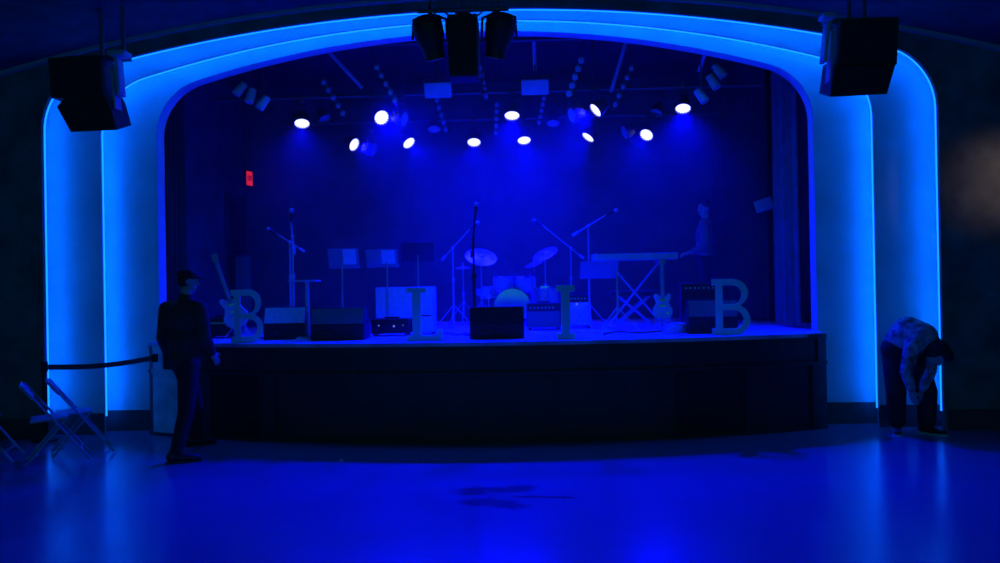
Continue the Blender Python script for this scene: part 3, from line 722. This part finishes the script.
# ---------------------------------------------------------------- drum kit
def drum(name, c, r, h, axis, label, legs=0, m='drum', z0=DZ, hm='mid'):
    t = thing(name, label, 'drum', c); mx = orient(axis)
    MB().lathe([(0, -h/2), (r, -h/2), (r, h/2), (0, h/2)], 32, mx).build('shell', m, t)
    for s_ in (-1, 1):
        MB().lathe([(r-.004, -.02), (r+.012, -.02), (r+.012, .015), (r-.004, .015)], 32, mx @ Matrix.Translation((0, 0, s_*h/2))).build('hoop', 'chrome', t)
        MB().lathe([(0, 0), (r*.96, 0), (r*.96, .004), (0, .006)], 32, mx @ Matrix.Translation((0, 0, s_*(h/2+.003)))).build('drum_head', hm, t)
    lg = MB()
    for k in range(8):
        a = 2*PI*k/8+.2; p = mx @ Vector(((r+.012)*math.cos(a), (r+.012)*math.sin(a), -h*.4)); q = mx @ Vector(((r+.012)*math.cos(a), (r+.012)*math.sin(a), h*.4)); lg.cyl(p, q, .007, n=6)
        lg.ell(mx @ Vector(((r+.014)*math.cos(a), (r+.014)*math.sin(a), 0)), .014, n=6)
    lg.build('lugs', 'chrome', t)
    if legs:
        for k in range(3):
            a = 2*PI*k/3+.5; x, y = (r+.02)*math.cos(a), (r+.02)*math.sin(a)
            MB().cyl((x, y, .05), (x*1.05, y*1.05, DZ-c[2]+.01), .009).build('leg', 'chrome', t)
    return t
YD = 11.6
def ex(px, py, Y): return tuple(at(px, py, Y))
bx = X(513, YD)
drum('bass_drum', (bx, YD, DZ+.26), .25, .4, (0, 1, 0), 'round bass drum of the kit behind the central wedge monitor')
drum('rack_tom', ex(503, 281, YD-.05), .13, .2, (.1, -.35, 1), 'left of the two toms above the bass drum')
drum('rack_tom', ex(525, 281, YD-.05), .14, .22, (-.1, -.35, 1), 'right of the two toms above the bass drum')
drum('snare_drum', (X(488, YD+.1, 1.6), YD+.2, zy(488, 291, YD+.2)), .17, .14, (0, -.1, 1), 'snare drum left of the toms under the left cymbal')
t = thing('snare_stand', 'stand under the snare drum', 'drum stand', (X(488, YD+.1, 1.6), YD+.2, DZ)); tripod(t, .25, .24, 'chrome'); MB().cyl((0, 0, .1), (0, 0, zy(488, 291, YD+.2)-DZ-.09), .013).build('post', 'chrome', t)
drum('floor_tom', (X(545, YD+.2, 1.4), YD+.25, DZ+.36), .2, .36, (0, 0, 1), 'deep floor tom at the right of the drum kit', legs=1)
def cymbal(px, py, Y, r, tilt, label, polepx=None):
    P = at(px, py, Y); x = P.x; t = thing('cymbal_stand', label, 'cymbal', (x, Y, DZ)); h = P.z-DZ
    mx = Matrix.Translation((0, 0, h)) @ Matrix.Rotation(R(tilt[1]), 4, 'Y') @ Matrix.Rotation(R(tilt[0]), 4, 'X')
    MB().lathe([(0, -.004), (r*.98, -.004), (r, .0), (r*.6, .012), (r*.22, .02), (r*.16, .038), (r*.05, .045), (0, .045)], 32, mx).build('cymbal', 'brass', t)
    MB().cyl((0, 0, .1), (0, 0, h*.55), .014).cyl((0, 0, h*.55), (0, 0, h+.06), .01).cyl((0, 0, h*.52), (0, 0, h*.57), .022).ell((0, 0, h+.06), .014, n=6).build('pole', 'paint', t); tripod(t, .35, .28, 'paint'); return t
cymbal(481, 257, 11.7, .235, (33, 12), 'large cymbal on a stand at the left of the drum kit, tilted towards the hall')
cymbal(545, 254, 11.9, .2, (25, -24), 'cymbal on a stand at the right of the drum kit, tilted left')
cymbal(534, 264, 12.2, .15, (15, -20), 'smaller cymbal just below and left of the right cymbal')
cymbal(463, 268, 12.0, .12, (8, 0), 'small low cymbal left of the large left cymbal')
t = thing('drum_throne', 'round drummer stool behind the bass drum', 'stool', (bx+.05, 12.45, DZ)); MB().lathe([(0, .45), (.16, .45), (.17, .48), (.16, .53), (0, .54)], 24).build('seat', 'tolex', t); MB().cyl((0, 0, .1), (0, 0, .46), .018).build('post', 'chrome', t); tripod(t, .3, .22, 'chrome')
# small chrome hardware sparkle: tom holder on the bass drum
t = thing('tom_holder', 'chrome holder between the two toms on the bass drum', 'drum hardware', (bx, YD, DZ+.52))
hp = MB(); A = Vector((0, 0, .0)); zt_ = ex(503, 281, YD)[2]-(DZ+.52)
hp.cyl((0, 0, -.01), (0, 0, zt_-.0), .014)
for px in (503, 525): hp.cyl((0, 0, zt_), (at(px, 281, YD).x-bx, 0, zt_), .011)
hp.ell((0, 0, zt_), .024, n=8); hp.build('arms', 'chrome', t)
# ---------------------------------------------------------------- cables on the deck
def cable(name, px_py, m, r, label, cat='cable', z=DZ):
    pts = []
    for px, py in px_py:
        d = CR @ Vector(((px-500)/F, -(py-281.5)/F, -1)); tt = (z+r-CH)/d.z; pts.append((d.x*tt, d.y*tt, z+r))
    # smooth
    sm = []
    n = len(pts)
    for i in range(n-1):
        p_ = [Vector(pts[max(0, i-1)]), Vector(pts[i]), Vector(pts[i+1]), Vector(pts[min(n-1, i+2)])]
        for k in range(6):
            u = k/6; sm.append(.5*((2*p_[1])+(-p_[0]+p_[2])*u+(2*p_[0]-5*p_[1]+4*p_[2]-p_[3])*u*u+(-p_[0]+3*p_[1]-3*p_[2]+p_[3])*u**3))
    sm.append(Vector(pts[-1]))
    return tag(MB().path(sm, r, n=6).build(name, m), label, cat)
cable('cable', [(574, 331), (585, 330.6), (598, 331), (612, 330.5)], 'whitetape', .012, 'pale straight cable lying on the deck right of the letter I')
cable('cable', [(604, 334), (618, 331.5), (640, 332.5), (668, 330.5), (684, 331.5)], 'cable', .012, 'dark cable winding below the keyboard towards the right amplifier')
cable('cable', [(434, 335), (446, 333), (458, 334.5), (466, 332.5)], 'cable', .011, 'dark cable on the deck between the letter L and the central monitor')
cable('cable', [(255, 337), (272, 338.5), (292, 337.5), (308, 338.5)], 'cable', .01, 'dark cable on the deck beside the left letter B')
t = thing('cable_coil', 'coil of cable piled on the deck left of the right wedge monitor', 'cable', (X(676, 9.2), 9.2, DZ))
mb = MB()
for k in range(5):
    rr = .15-.012*k; mb.path([(rr*math.cos(a*PI/12)+.01*k, rr*math.sin(a*PI/12), .014+.022*k) for a in range(25)], .011, n=6)
mb.build('loops', 'paint', t)
# folded metal chair on stage next to amp
# ---------------------------------------------------------------- exit sign, doorway, notice on the stage walls
ld = (Vector((*LW[1], 0))-Vector((*LW[0], 0))).normalized(); la = math.atan2(ld.y, ld.x)
def on_left(px, off=.0):
    # point on the left side wall seen at pixel column px
    lo, hi = 0., 1.
    for _ in range(40):
        m_ = (lo+hi)/2; p = Vector((*LW[0], 2))+(Vector((*LW[1], 2))-Vector((*LW[0], 2)))*m_
        if proj(p)[0] < px: lo = m_
        else: hi = m_
    return p
dA, dB = on_left(227), on_left(243); dc = (dA+dB)/2; nrm = Vector((ld.y, -ld.x, 0))
dd = bpy.data.objects.new('door_1', None); COL.objects.link(dd); dd['kind'] = 'structure'; dd.location = (dc.x, dc.y, DZ); dd.rotation_euler = (0, 0, la)
dw = (dB-dA).length
MB().box((0, -.02, 1.0), (dw, .04, 2.0)).build('door_leaf', 'stagedoor', dd, smooth=False)
MB().box((-dw/2-.04, -.02, 1.02), (.08, .05, 2.04)).box((dw/2+.04, -.02, 1.02), (.08, .05, 2.04)).box((0, -.02, 2.07), (dw+.16, .05, .09)).build('door_frame', 'sideblack', dd, smooth=False)
MB().box((dw*.38, -.06, .95), (.12, .03, .03)).build('door_handle', 'steel', dd)
ea, eb = at(245, 171, 12.9), at(253, 186, 12.9)
t = thing('exit_sign', 'small red lit exit sign high on the left side of the stage', 'exit sign', ((ea.x+eb.x)/2, 12.9, (ea.z+eb.z)/2), R(80))
eh = ea.z-eb.z
MB().box((0, .02, 0), (.2, .05, eh+.02), bev=.008).build('case', 'dark', t)
MB().box((0, -.008, 0), (.18, .01, eh-.02)).build('glowing_face', 'exit', t)
MB().cyl((0, .02, eh/2), (0, .02, 5.0-(ea.z+eb.z)/2), .01).build('hanger', 'pipe', t)
fc = bpy.data.curves.new('lettering', 'FONT'); fc.body = 'EXIT'; fc.size = .13; fc.extrude = .002; fc.align_x = 'CENTER'; fc.align_y = 'CENTER'
fo = bpy.data.objects.new('t', fc); COL.objects.link(fo); dg = bpy.context.evaluated_depsgraph_get(); dg.update(); fm = bpy.data.meshes.new_from_object(fo.evaluated_get(dg)); bpy.data.objects.remove(fo)
fm.materials.clear(); fm.materials.append(M['dark']); fo = bpy.data.objects.new('lettering', fm); COL.objects.link(fo); fo.parent = t; fo.rotation_euler = (PI/2, 0, 0); fo.location = (0, -.015, 0); fo.scale = (.5, .9, 1)
na = at(761, 208, 12.0)
t = MB().box((0, 0, 0), (.27, .012, .17), Matrix.Rotation(R(-17), 3, 'Y'), .003).build('notice_board', 'silver'); t.location = (na.x-.1, 11.5, na.z); t.rotation_euler = (0, 0, R(10)); tag(t, 'small tilted pale notice hanging on the dark drape at the right of the stage', 'notice')
# ---------------------------------------------------------------- folding chairs and barrier
def folding_chair(x, y, rz, label, group='folding chairs by the left wall'):
    t = thing('folding_chair', label, 'chair', (x, y, 0), rz, group)     # faces +X
    w = .21
    for s_ in (-1, 1):
        MB().path([(-.30, s_*w, .80), (-.02, s_*w, .44), (.30, s_*w, .015)], .0125, n=10).build('front_leg', 'chair', t)
        MB().path([(.07, s_*(w-.03), .44), (-.28, s_*(w-.03), .015)], .0125, n=10).build('rear_leg', 'chair', t)
    MB().box((-.07, 0, .45), (.34, .38, .025), Matrix.Rotation(R(-3), 3, 'Y'), .01).build('seat', 'chair', t)
    t.scale = (.94,)*3
    bb = MB(); bb.box((-.27, 0, .74), (.022, .40, .19), Matrix.Rotation(R(-38), 3, 'Y'), .009); bb.build('backrest', 'chair', t)
    MB().cyl((.22, -w, .12), (.22, w, .12), .009).build('stretcher', 'chair', t); MB().cyl((-.18, -w+.03, .10), (-.18, w-.03, .10), .009).build('stretcher', 'chair', t)
    return t
def fl(px, py):
    d = CR @ Vector(((px-500)/F, -(py-281.5)/F, -1)); tt = -CH/d.z; return d.x*tt, d.y*tt
fx, fy = fl(58, 461); folding_chair(fx-.0, fy, R(31), 'folding chair standing nearer the dark left wall corner, tilted-back leftmost full chair')
fx, fy = fl(82, 453); folding_chair(fx+.0, fy+.0, R(32), 'folding chair close beside the other, just before the glowing left light strip')
fx, fy = fl(-8, 462); folding_chair(fx-.06, fy, R(20), 'folding chair cut off by the left edge of the picture')
# belt barrier
ba, bb_ = at(48, 367, 8.55), at(153, 358, 8.62)
MB().box(bb_+Vector((.02, .0, 0)), (.05, .06, .09), bev=.006).build('belt_clip', 'dark', st)
t = thing('barrier_post', 'dark slim post by the left light strip holding the other belt end', 'post', (ba.x-.04, 8.55, 0))
MB().lathe([(0, 0), (.13, 0), (.12, .02), (.03, .03), (0, .03)], 24).build('base', 'dark', t); MB().cyl((0, 0, .02), (0, 0, ba.z-.02), .025).build('pole', 'dark', t); MB().cyl((0, 0, ba.z-.05), (0, 0, ba.z+.06), .035).build('belt_head', 'dark', t)
d = bb_-ba; mb = MB()
n = 16; V = []
for i in range(n+1):
    u = i/n; p = ba+d*u; sag = -.035*math.sin(PI*u); V.append([mb.b.verts.new((p.x, p.y+yy, p.z+sag+zz)) for yy, zz in ((-.0015, -.028), (-.0015, .028), (.0015, .028), (.0015, -.028))])
for A, B in zip(V, V[1:]):
    for k in range(4): mb.b.faces.new((A[k], A[(k+1) % 4], B[(k+1) % 4], B[k]))
mb.b.faces.new(V[0]); mb.b.faces.new(V[-1][::-1]); tag(mb.build('barrier_belt', 'belt', smooth=False), 'blue-lit belt stretched from the left light strip to the stage corner', 'belt')
sx, sy = fl(341, 461)
tag(MB().lathe([(0, 0), (.02, 0), (.022, .006), (.014, .014), (0, .015)], 12).build('bottle_cap', 'keys', loc=(sx, sy, .0)), 'tiny shiny cap lying on the floor before the stage', 'bottle cap')
# ---------------------------------------------------------------- people
def hand(mb, wrist, d, palm_n, thumb_side, s=1., curl=.5):
    """palm, four bent fingers and a thumb; d = pointing direction, palm_n = palm normal"""
    d = Vector(d).normalized(); n = Vector(palm_n); n = (n-n.dot(d)*d).normalized(); a = d.cross(n)*thumb_side
    rt = Matrix((a, n, d)).transposed()
    mb.ell(wrist+d*.045*s, (.041*s, .016*s, .052*s), rt, n=12)
    for i, (off, ln) in enumerate(((.028, .075), (.010, .083), (-.009, .077), (-.027, .06))):
        b0 = wrist+d*.082*s+a*off*s; c = curl*(1+.12*i)
        d1 = (d*math.cos(c*.6)+n*math.sin(c*.6)).normalized(); d2 = (d*math.cos(c*1.4)+n*math.sin(c*1.4)).normalized(); d3 = (d*math.cos(c*2.0)+n*math.sin(c*2.0)).normalized()
        p1 = b0+d1*ln*.45*s; p2 = p1+d2*ln*.33*s; p3 = p2+d3*ln*.24*s
        mb.cap(b0, .0098*s, p1, .009*s, 8).cap(p1, .009*s, p2, .0083*s, 8).cap(p2, .0083*s, p3, .0072*s, 8)
    t0 = wrist+d*.03*s+a*.034*s; t1 = t0+(d*.6+a*.75+n*.25).normalized()*.04*s; t2 = t1+(d*.9+a*.25+n*.4).normalized()*.032*s
    mb.cap(t0, .013*s, t1, .0105*s, 8).cap(t1, .0105*s, t2, .008*s, 8)
def head_mesh(mb, c, fwd, up, s=1.):
    fwd = Vector(fwd).normalized(); up = Vector(up); up = (up-up.dot(fwd)*fwd).normalized(); rt = fwd.cross(up)
    B = Matrix((rt, fwd, up)).transposed()
    g = lambda x, y, z: c+B @ (Vector((x, y, z))*s)
    mb.ell(g(0, -.01, .02), tuple(k*s for k in (.076, .096, .10)), B, 16)
    mb.ell(g(0, .03, -.045), tuple(k*s for k in (.056, .062, .068)), B, 12)
    mb.ell(g(0, .055, -.088), tuple(k*s for k in (.03, .027, .022)), B, 8)
    mb.cap(g(0, .088, .015), .010*s, g(0, .108, -.022), .015*s, 8)                 # nose
    mb.ell(g(0, .087, -.052), tuple(k*s for k in (.024, .010, .006)), B, 8); mb.ell(g(0, .084, -.064), tuple(k*s for k in (.021, .010, .007)), B, 8)
    mb.ell(g(0, .082, .036), tuple(k*s for k in (.055, .014, .009)), B, 8)          # brow
    for q in (-1, 1):
        mb.ell(g(q*.076, -.005, -.008), tuple(k*s for k in (.010, .019, .032)), B, 8)
    return g, B
def eyes(g, s, parent):
    e = MB()
    for q in (-1, 1): e.ell(g(q*.03, .083, .012), .0115*s, n=8)
    e.build('eyes', 'sole', parent)
def shoe(P, d, s, parent, sole='sole'):
    """P = ankle on the ground, d = toe direction"""
    d = Vector((d[0], d[1], 0)).normalized(); B = Matrix((Vector((d.y, -d.x, 0)), d, Vector((0, 0, 1)))).transposed(); P = Vector((P[0], P[1], P[2] if len(P) > 2 else 0))
    g = lambda x, y, z: P+B @ (Vector((x, y, z))*s)
    mb = MB(); mb.ell(g(0, -.03, .055), (.04*s, .06*s, .05*s), B).ell(g(0, .06, .045), (.042*s, .09*s, .035*s), B).ell(g(0, .14, .038), (.045*s, .06*s, .03*s), B).cap(g(0, -.02, .07), .042*s, g(0, -.02, .11), .043*s)
    o = blob(mb, 'shoe', 'shoe', parent, .008)
    sb = MB(); pts = [(x*s, y*s) for x, y in ((-.035, -.08), (-.04, 0), (-.036, .06), (-.047, .12), (-.04, .18), (-.01, .205), (.025, .2), (.046, .16), (.046, .1), (.036, .04), (.04, -.03), (.03, -.08), (0, -.095))]
    A = [sb.b.verts.new(P+B @ Vector((x, y, 0))) for x, y in pts]; C_ = [sb.b.verts.new(P+B @ Vector((x, y, .022))) for x, y in pts]
    sb.b.faces.new(A); sb.b.faces.new(C_[::-1])
    for i in range(len(pts)): sb.b.faces.new((A[i], C_[i], C_[(i+1) % len(pts)], A[(i+1) % len(pts)]))
    s2 = sb.build('sole', sole, o, smooth=False); return o
# --- standing man at the left, seen from behind, cap and dark jacket
def to(t, v): return Vector(v)-Vector(t.location)
def man_left():
    fx1, fy1 = fl(177, 463); fx2, fy2 = fl(195, 446)
    Yb = 7.65
    t = thing('person', 'person in a dark cap and jacket standing with back turned, left before the stage', 'person', (fx1, fy1, 0))
    J = lambda px, py, Y: at(px, py, Y)-Vector((fx1, fy1, 0))
    hd = Vector((.55, .83, 0)).normalized()                     # where the body faces
    n1 = Vector((0, 0, .09)); n2 = Vector((fx2-fx1, fy2-fy1, .09))
    pel = J(184, 362, 7.62); chest = J(184, 322, 7.64); neck = J(186, 296, 7.66); hc = J(188, 281, 7.66)
    hipR = pel+Vector((.07, -.06, -.03)); hipL = pel+Vector((-.04, .07, -.03))
    k1 = J(186, 413, 7.50); k2 = J(196, 406, 7.84)
    shR = J(200, 309, 7.56); shL = J(167, 309, 7.74)
    elR = J(205, 338, 7.58); wrR = J(212, 353, 7.76); elL = J(163, 338, 7.68); wrL = J(168, 354, 7.86)
    b = MB()
    g, B = head_mesh(b, hc, (.93, .35, -.12), (0, 0, 1), .95)
    b.cap(hc+Vector((-.01, -.01, -.08)), .055, neck+Vector((0, 0, -.04)), .065)
    b.cap(neck+Vector((0, 0, -.06)), .08, chest, .10).cap(chest, .10, pel, .10)
    b.cap(shR, .05, elR, .042).cap(elR, .042, wrR, .028).cap(shL, .05, elL, .042).cap(elL, .042, wrL, .028)
    b.cap(neck+Vector((0, 0, -.07)), .06, shR, .05).cap(neck+Vector((0, 0, -.07)), .06, shL, .05)
    for h_, k_, a_ in ((hipR, k1, n1), (hipL, k2, n2)): b.cap(pel, .1, h_, .085).cap(h_, .085, k_, .055).cap(k_, .055, a_, .035)
    hand(b, wrR, (.35, .4, -.85), (-.6, .3, 0), 1, 1.0, .45); hand(b, wrL, (.2, .5, -.8), (.7, -.3, 0), -1, 1.0, .4)
    blob(b, 'body', 'skin', t, .0075, 2); eyes(g, 1., t)
    j = MB()
    j.ell(chest+Vector((0, 0, .03)), (.19, .15, .19), Matrix.Rotation(R(-28), 3, 'Z'), 16)
    j.ell((chest+pel)/2+Vector((0, 0, -.0)), (.175, .15, .21), Matrix.Rotation(R(-28), 3, 'Z'), 16)
    j.ell(pel+Vector((0, 0, .03)), (.172, .15, .14), Matrix.Rotation(R(-28), 3, 'Z'), 16)
    j.cap(neck+Vector((0, 0, -.05)), .085, neck+Vector((0, 0, -.01)), .074)
    for s1, e1, w1 in ((shR, elR, wrR), (shL, elL, wrL)): j.cap(neck+Vector((0, 0, -.09)), .085, s1, .075).cap(s1, .078, e1, .062).cap(e1, .062, e1+(w1-e1)*.9, .048)
    blob(j, 'jacket', 'jacket', t, .012, 3)
    p = MB(); p.ell(pel, (.165, .12, .13), Matrix.Rotation(R(-28), 3, 'Z'), 14)
    for h_, k_, a_ in ((hipR, k1, n1), (hipL, k2, n2)): p.cap(h_, .105, k_, .076).cap(k_, .076, a_+Vector((0, 0, .03)), .062)
    blob(p, 'trousers', 'pants', t, .012, 3)
    shoe(n1-Vector((0, 0, .09)), (.9, .35), 1.08, t, 'shoe'); shoe(n2-Vector((0, 0, .09)), (.8, .5), 1.05, t, 'shoe')
    # hair at the nape and cap
    h = MB(); h.ell(g(0, -.03, .01), (.083, .083, .085), B, 14); blob(h, 'hair', 'hair', t, .01, 1)
    c_ = MB(); c_.ell(g(0, -.008, .062), (.087, .106, .064), B, 18); c_.ell(g(0, -.01, .048), (.088, .108, .03), B, 16)
    c_.ell(g(0, .125, .040), (.06, .05, .009), B @ Matrix.Rotation(R(-10), 3, 'X'), 14); c_.ell(g(0, 0, .125), .012, n=8)
    blob(c_, 'cap', 'pants', t, .008, 1)
man_left()
# --- bending person at the right
def man_bending():
    fxA, fyA = fl(897, 433.5); fxB, fyB = fl(927, 434)
    t = thing('person', 'person in a patterned shirt bending right down to the floor, beside the right light strip', 'person', (fxA, fyA, 0))
    O = Vector((fxA, fyA, 0)); J = lambda px, py, Y: at(px, py, Y)-O
    Yb = 8.48
    nA = Vector((0, 0, .09)); nB = Vector((fxB-fxA, fyB-fyA, .09))
    pel = J(901, 346, 8.52); mid = J(908, 333, 8.46); chest = J(921, 338, 8.36); neck = J(930, 347, 8.28); hc = J(935.5, 354, 8.22)
    hA = J(894, 352, 8.55); hB = J(913, 352, 8.46); kA = J(896, 392, 8.45); kB = J(927, 393, 8.38)
    sA = J(912, 347, 8.26); sB = J(932, 341, 8.44)
    eA = J(906, 372, 8.22); wA = J(912, 391, 8.22); eB = J(930, 372, 8.32); wB = J(922, 390, 8.28)
    b = MB()
    g, B = head_mesh(b, hc, (.35, -.35, -.85), (.62, -.3, -.2), 1.0)
    g, B = g, B
    b.cap(neck, .06, hc+(neck-hc)*.4, .055).cap(chest, .13, neck, .08).cap(pel, .12, mid, .12).cap(mid, .12, chest, .13)
    b.cap(chest, .08, sA, .05).cap(chest, .08, sB, .05)
    b.cap(sA, .05, eA, .04).cap(eA, .04, wA, .027).cap(sB, .05, eB, .04).cap(eB, .04, wB, .027)
    for h_, k_, a_ in ((hA, kA, nA), (hB, kB, nB)): b.cap(pel, .11, h_, .09).cap(h_, .085, k_, .055).cap(k_, .055, a_, .035)
    hand(b, wA, (.15, -.1, -1), (.5, .5, 0), 1, 1., .5); hand(b, wB, (-.2, -.1, -1), (-.5, .5, 0), -1, 1., .5)
    blob(b, 'body', 'skin', t, .0075, 2); eyes(g, 1., t)
    s_ = MB(); s_.cap(pel+Vector((-.01, 0, .02)), .165, mid, .17).cap(mid, .17, chest, .165).cap(chest, .15, neck, .085)
    s_.cap(chest, .12, sA, .08).cap(chest, .11, sB, .08).cap(sA, .08, eA, .06).cap(sB, .08, eB, .06).cap(eA, .06, eA+(wA-eA)*.85, .045).cap(eB, .06, eB+(wB-eB)*.85, .045)
    blob(s_, 'shirt', 'shirt', t, .012, 3)
    p = MB(); p.ell(pel+Vector((-.02, 0, -.03)), (.185, .16, .16), None, 14)
    for h_, k_, a_ in ((hA, kA, nA), (hB, kB, nB)): p.cap(h_, .125, k_, .10).cap(k_, .10, a_+Vector((0, 0, .05)), .088)
    blob(p, 'trousers', 'jeans', t, .012, 3)
    shoe(nA-Vector((0, 0, .09)), (-.35, -.9), 1.0, t); shoe(nB-Vector((0, 0, .09)), (.6, -.75), 1.0, t)
    h = MB(); h.ell(g(0, -.035, .02), (.098, .10, .115), B, 14).ell(g(0, -.02, .07), (.098, .11, .08), B, 12).ell(g(0, .06, .085), (.085, .07, .06), B, 12)
    blob(h, 'hair', 'hair', t, .01, 1)
man_bending()
# --- musician in the dark behind the right amplifier
def musician():
    Y = 11.4; x0 = X(705, Y); z0 = DZ; O = Vector((x0, Y, z0))
    t = thing('person', 'dim musician standing on the stage behind the right amplifier, facing left', 'person', O)
    V = lambda x, y, z: Vector((x, y, z))
    b = MB(); hc = V(.02, 0, 1.60); g, B = head_mesh(b, hc, (-.85, -.35, -.25), (-.1, 0, 1), 1.)
    b.cap(hc+V(.02, 0, -.08), .052, V(.03, 0, 1.42), .06).cap(V(.03, 0, 1.38), .09, V(.02, 0, 1.2), .12).cap(V(.02, 0, 1.2), .12, V(0, 0, .95), .11)
    sh = [V(-.02, -.18, 1.36), V(.05, .18, 1.36)]; el = [V(-.03, -.22, 1.08), V(.06, .23, 1.08)]; wr = [V(-.2, -.16, .98), V(-.16, .14, 1.0)]
    for s1, e1, w1, sd in zip(sh, el, wr, (1, -1)):
        b.cap(V(.03, 0, 1.38), .06, s1, .05).cap(s1, .05, e1, .04).cap(e1, .04, w1, .027); hand(b, w1, (-.9, .1, -.1), (0, 0, -1), sd, 1., .5)
    for q in (-1, 1): b.cap(V(0, q*.08, .93), .09, V(-.01, q*.1, .5), .055).cap(V(-.01, q*.1, .5), .055, V(.02, q*.11, .09), .035)
    blob(b, 'body', 'skin', t, .0085, 2); eyes(g, 1., t)
    s_ = MB(); s_.ell(V(.02, 0, 1.22), (.13, .19, .21), None, 14).ell(V(.01, 0, 1.0), (.125, .17, .16), None, 14).cap(V(.03, 0, 1.4), .075, V(.03, 0, 1.43), .07)
    for s1, e1, w1 in zip(sh, el, wr): s_.cap(V(.03, 0, 1.36), .08, s1, .068).cap(s1, .068, e1, .055).cap(e1, .055, e1+(w1-e1)*.85, .042)
    blob(s_, 'shirt', 'drape', t, .012, 3)
    p = MB(); p.ell(V(0, 0, .92), (.12, .16, .12), None, 12)
    for q in (-1, 1): p.cap(V(0, q*.08, .9), .10, V(-.01, q*.1, .5), .075).cap(V(-.01, q*.1, .5), .075, V(.02, q*.11, .1), .06)
    blob(p, 'trousers', 'pants', t, .012, 3)
    for q in (-1, 1): shoe(V(.02, q*.11, 0), (-1, -.1*q), 1., t, 'shoe')
    h = MB(); h.ell(g(0, -.03, .05), (.088, .098, .09), B, 14).ell(g(0, -.05, -.02), (.085, .075, .10), B, 12); blob(h, 'hair', 'hair', t, .01, 1)
musician()
# ---------------------------------------------------------------- haze over the stage
hm = bpy.data.materials.new('stage_haze'); hm.use_nodes = True; nt = hm.node_tree; nt.nodes.clear()
vs = nt.nodes.new('ShaderNodeVolumeScatter'); vs.inputs['Color'].default_value = (.9, .9, 1, 1); vs.inputs['Density'].default_value = HAZE; vs.inputs['Anisotropy'].default_value = .2
vo = nt.nodes.new('ShaderNodeOutputMaterial'); nt.links.new(vs.outputs[0], vo.inputs['Volume'])
if HAZE > 0:
    hz = MB().box((XC, 11.42, 3.04), (8.0, 3.7, 3.9)).build('stage_haze', hm, smooth=False); tag(hz, 'thin blue haze filling the air over the stage', 'haze', kind='stuff')
# ---------------------------------------------------------------- light of the hall
w = bpy.data.worlds.new('world'); S.world = w; w.use_nodes = True
w.node_tree.nodes['Background'].inputs[0].default_value = (.03, .8, 1., 1); w.node_tree.nodes['Background'].inputs[1].default_value = WORLDK
# warm wall light of the hall, out of frame to the right
ld_ = bpy.data.lights.new('warm_wall_light', 'SPOT'); ld_.energy = 9; ld_.color = (1., .68, .5); ld_.spot_size = R(66); ld_.spot_blend = 1; ld_.shadow_soft_size = .05
lo = bpy.data.objects.new('warm_wall_light', ld_); COL.objects.link(lo)
tp = at(992, 180, 8.7); lo.location = (tp.x+.5, 7.75, tp.z+.1); lo.rotation_euler = (tp+Vector((.1, 0, 0))-Vector(lo.location)).to_track_quat('-Z', 'Y').to_euler()
# ---------------------------------------------------------------- view
S.view_settings.view_transform = 'Standard'; S.view_settings.look = 'None'; S.view_settings.gamma = 1; S.view_settings.use_curve_mapping = False
S.view_settings.exposure = 0
S.cycles.use_denoising = True; S.cycles.max_bounces = 8; S.cycles.diffuse_bounces = 4; S.cycles.volume_bounces = 1; S.cycles.sample_clamp_indirect = 3
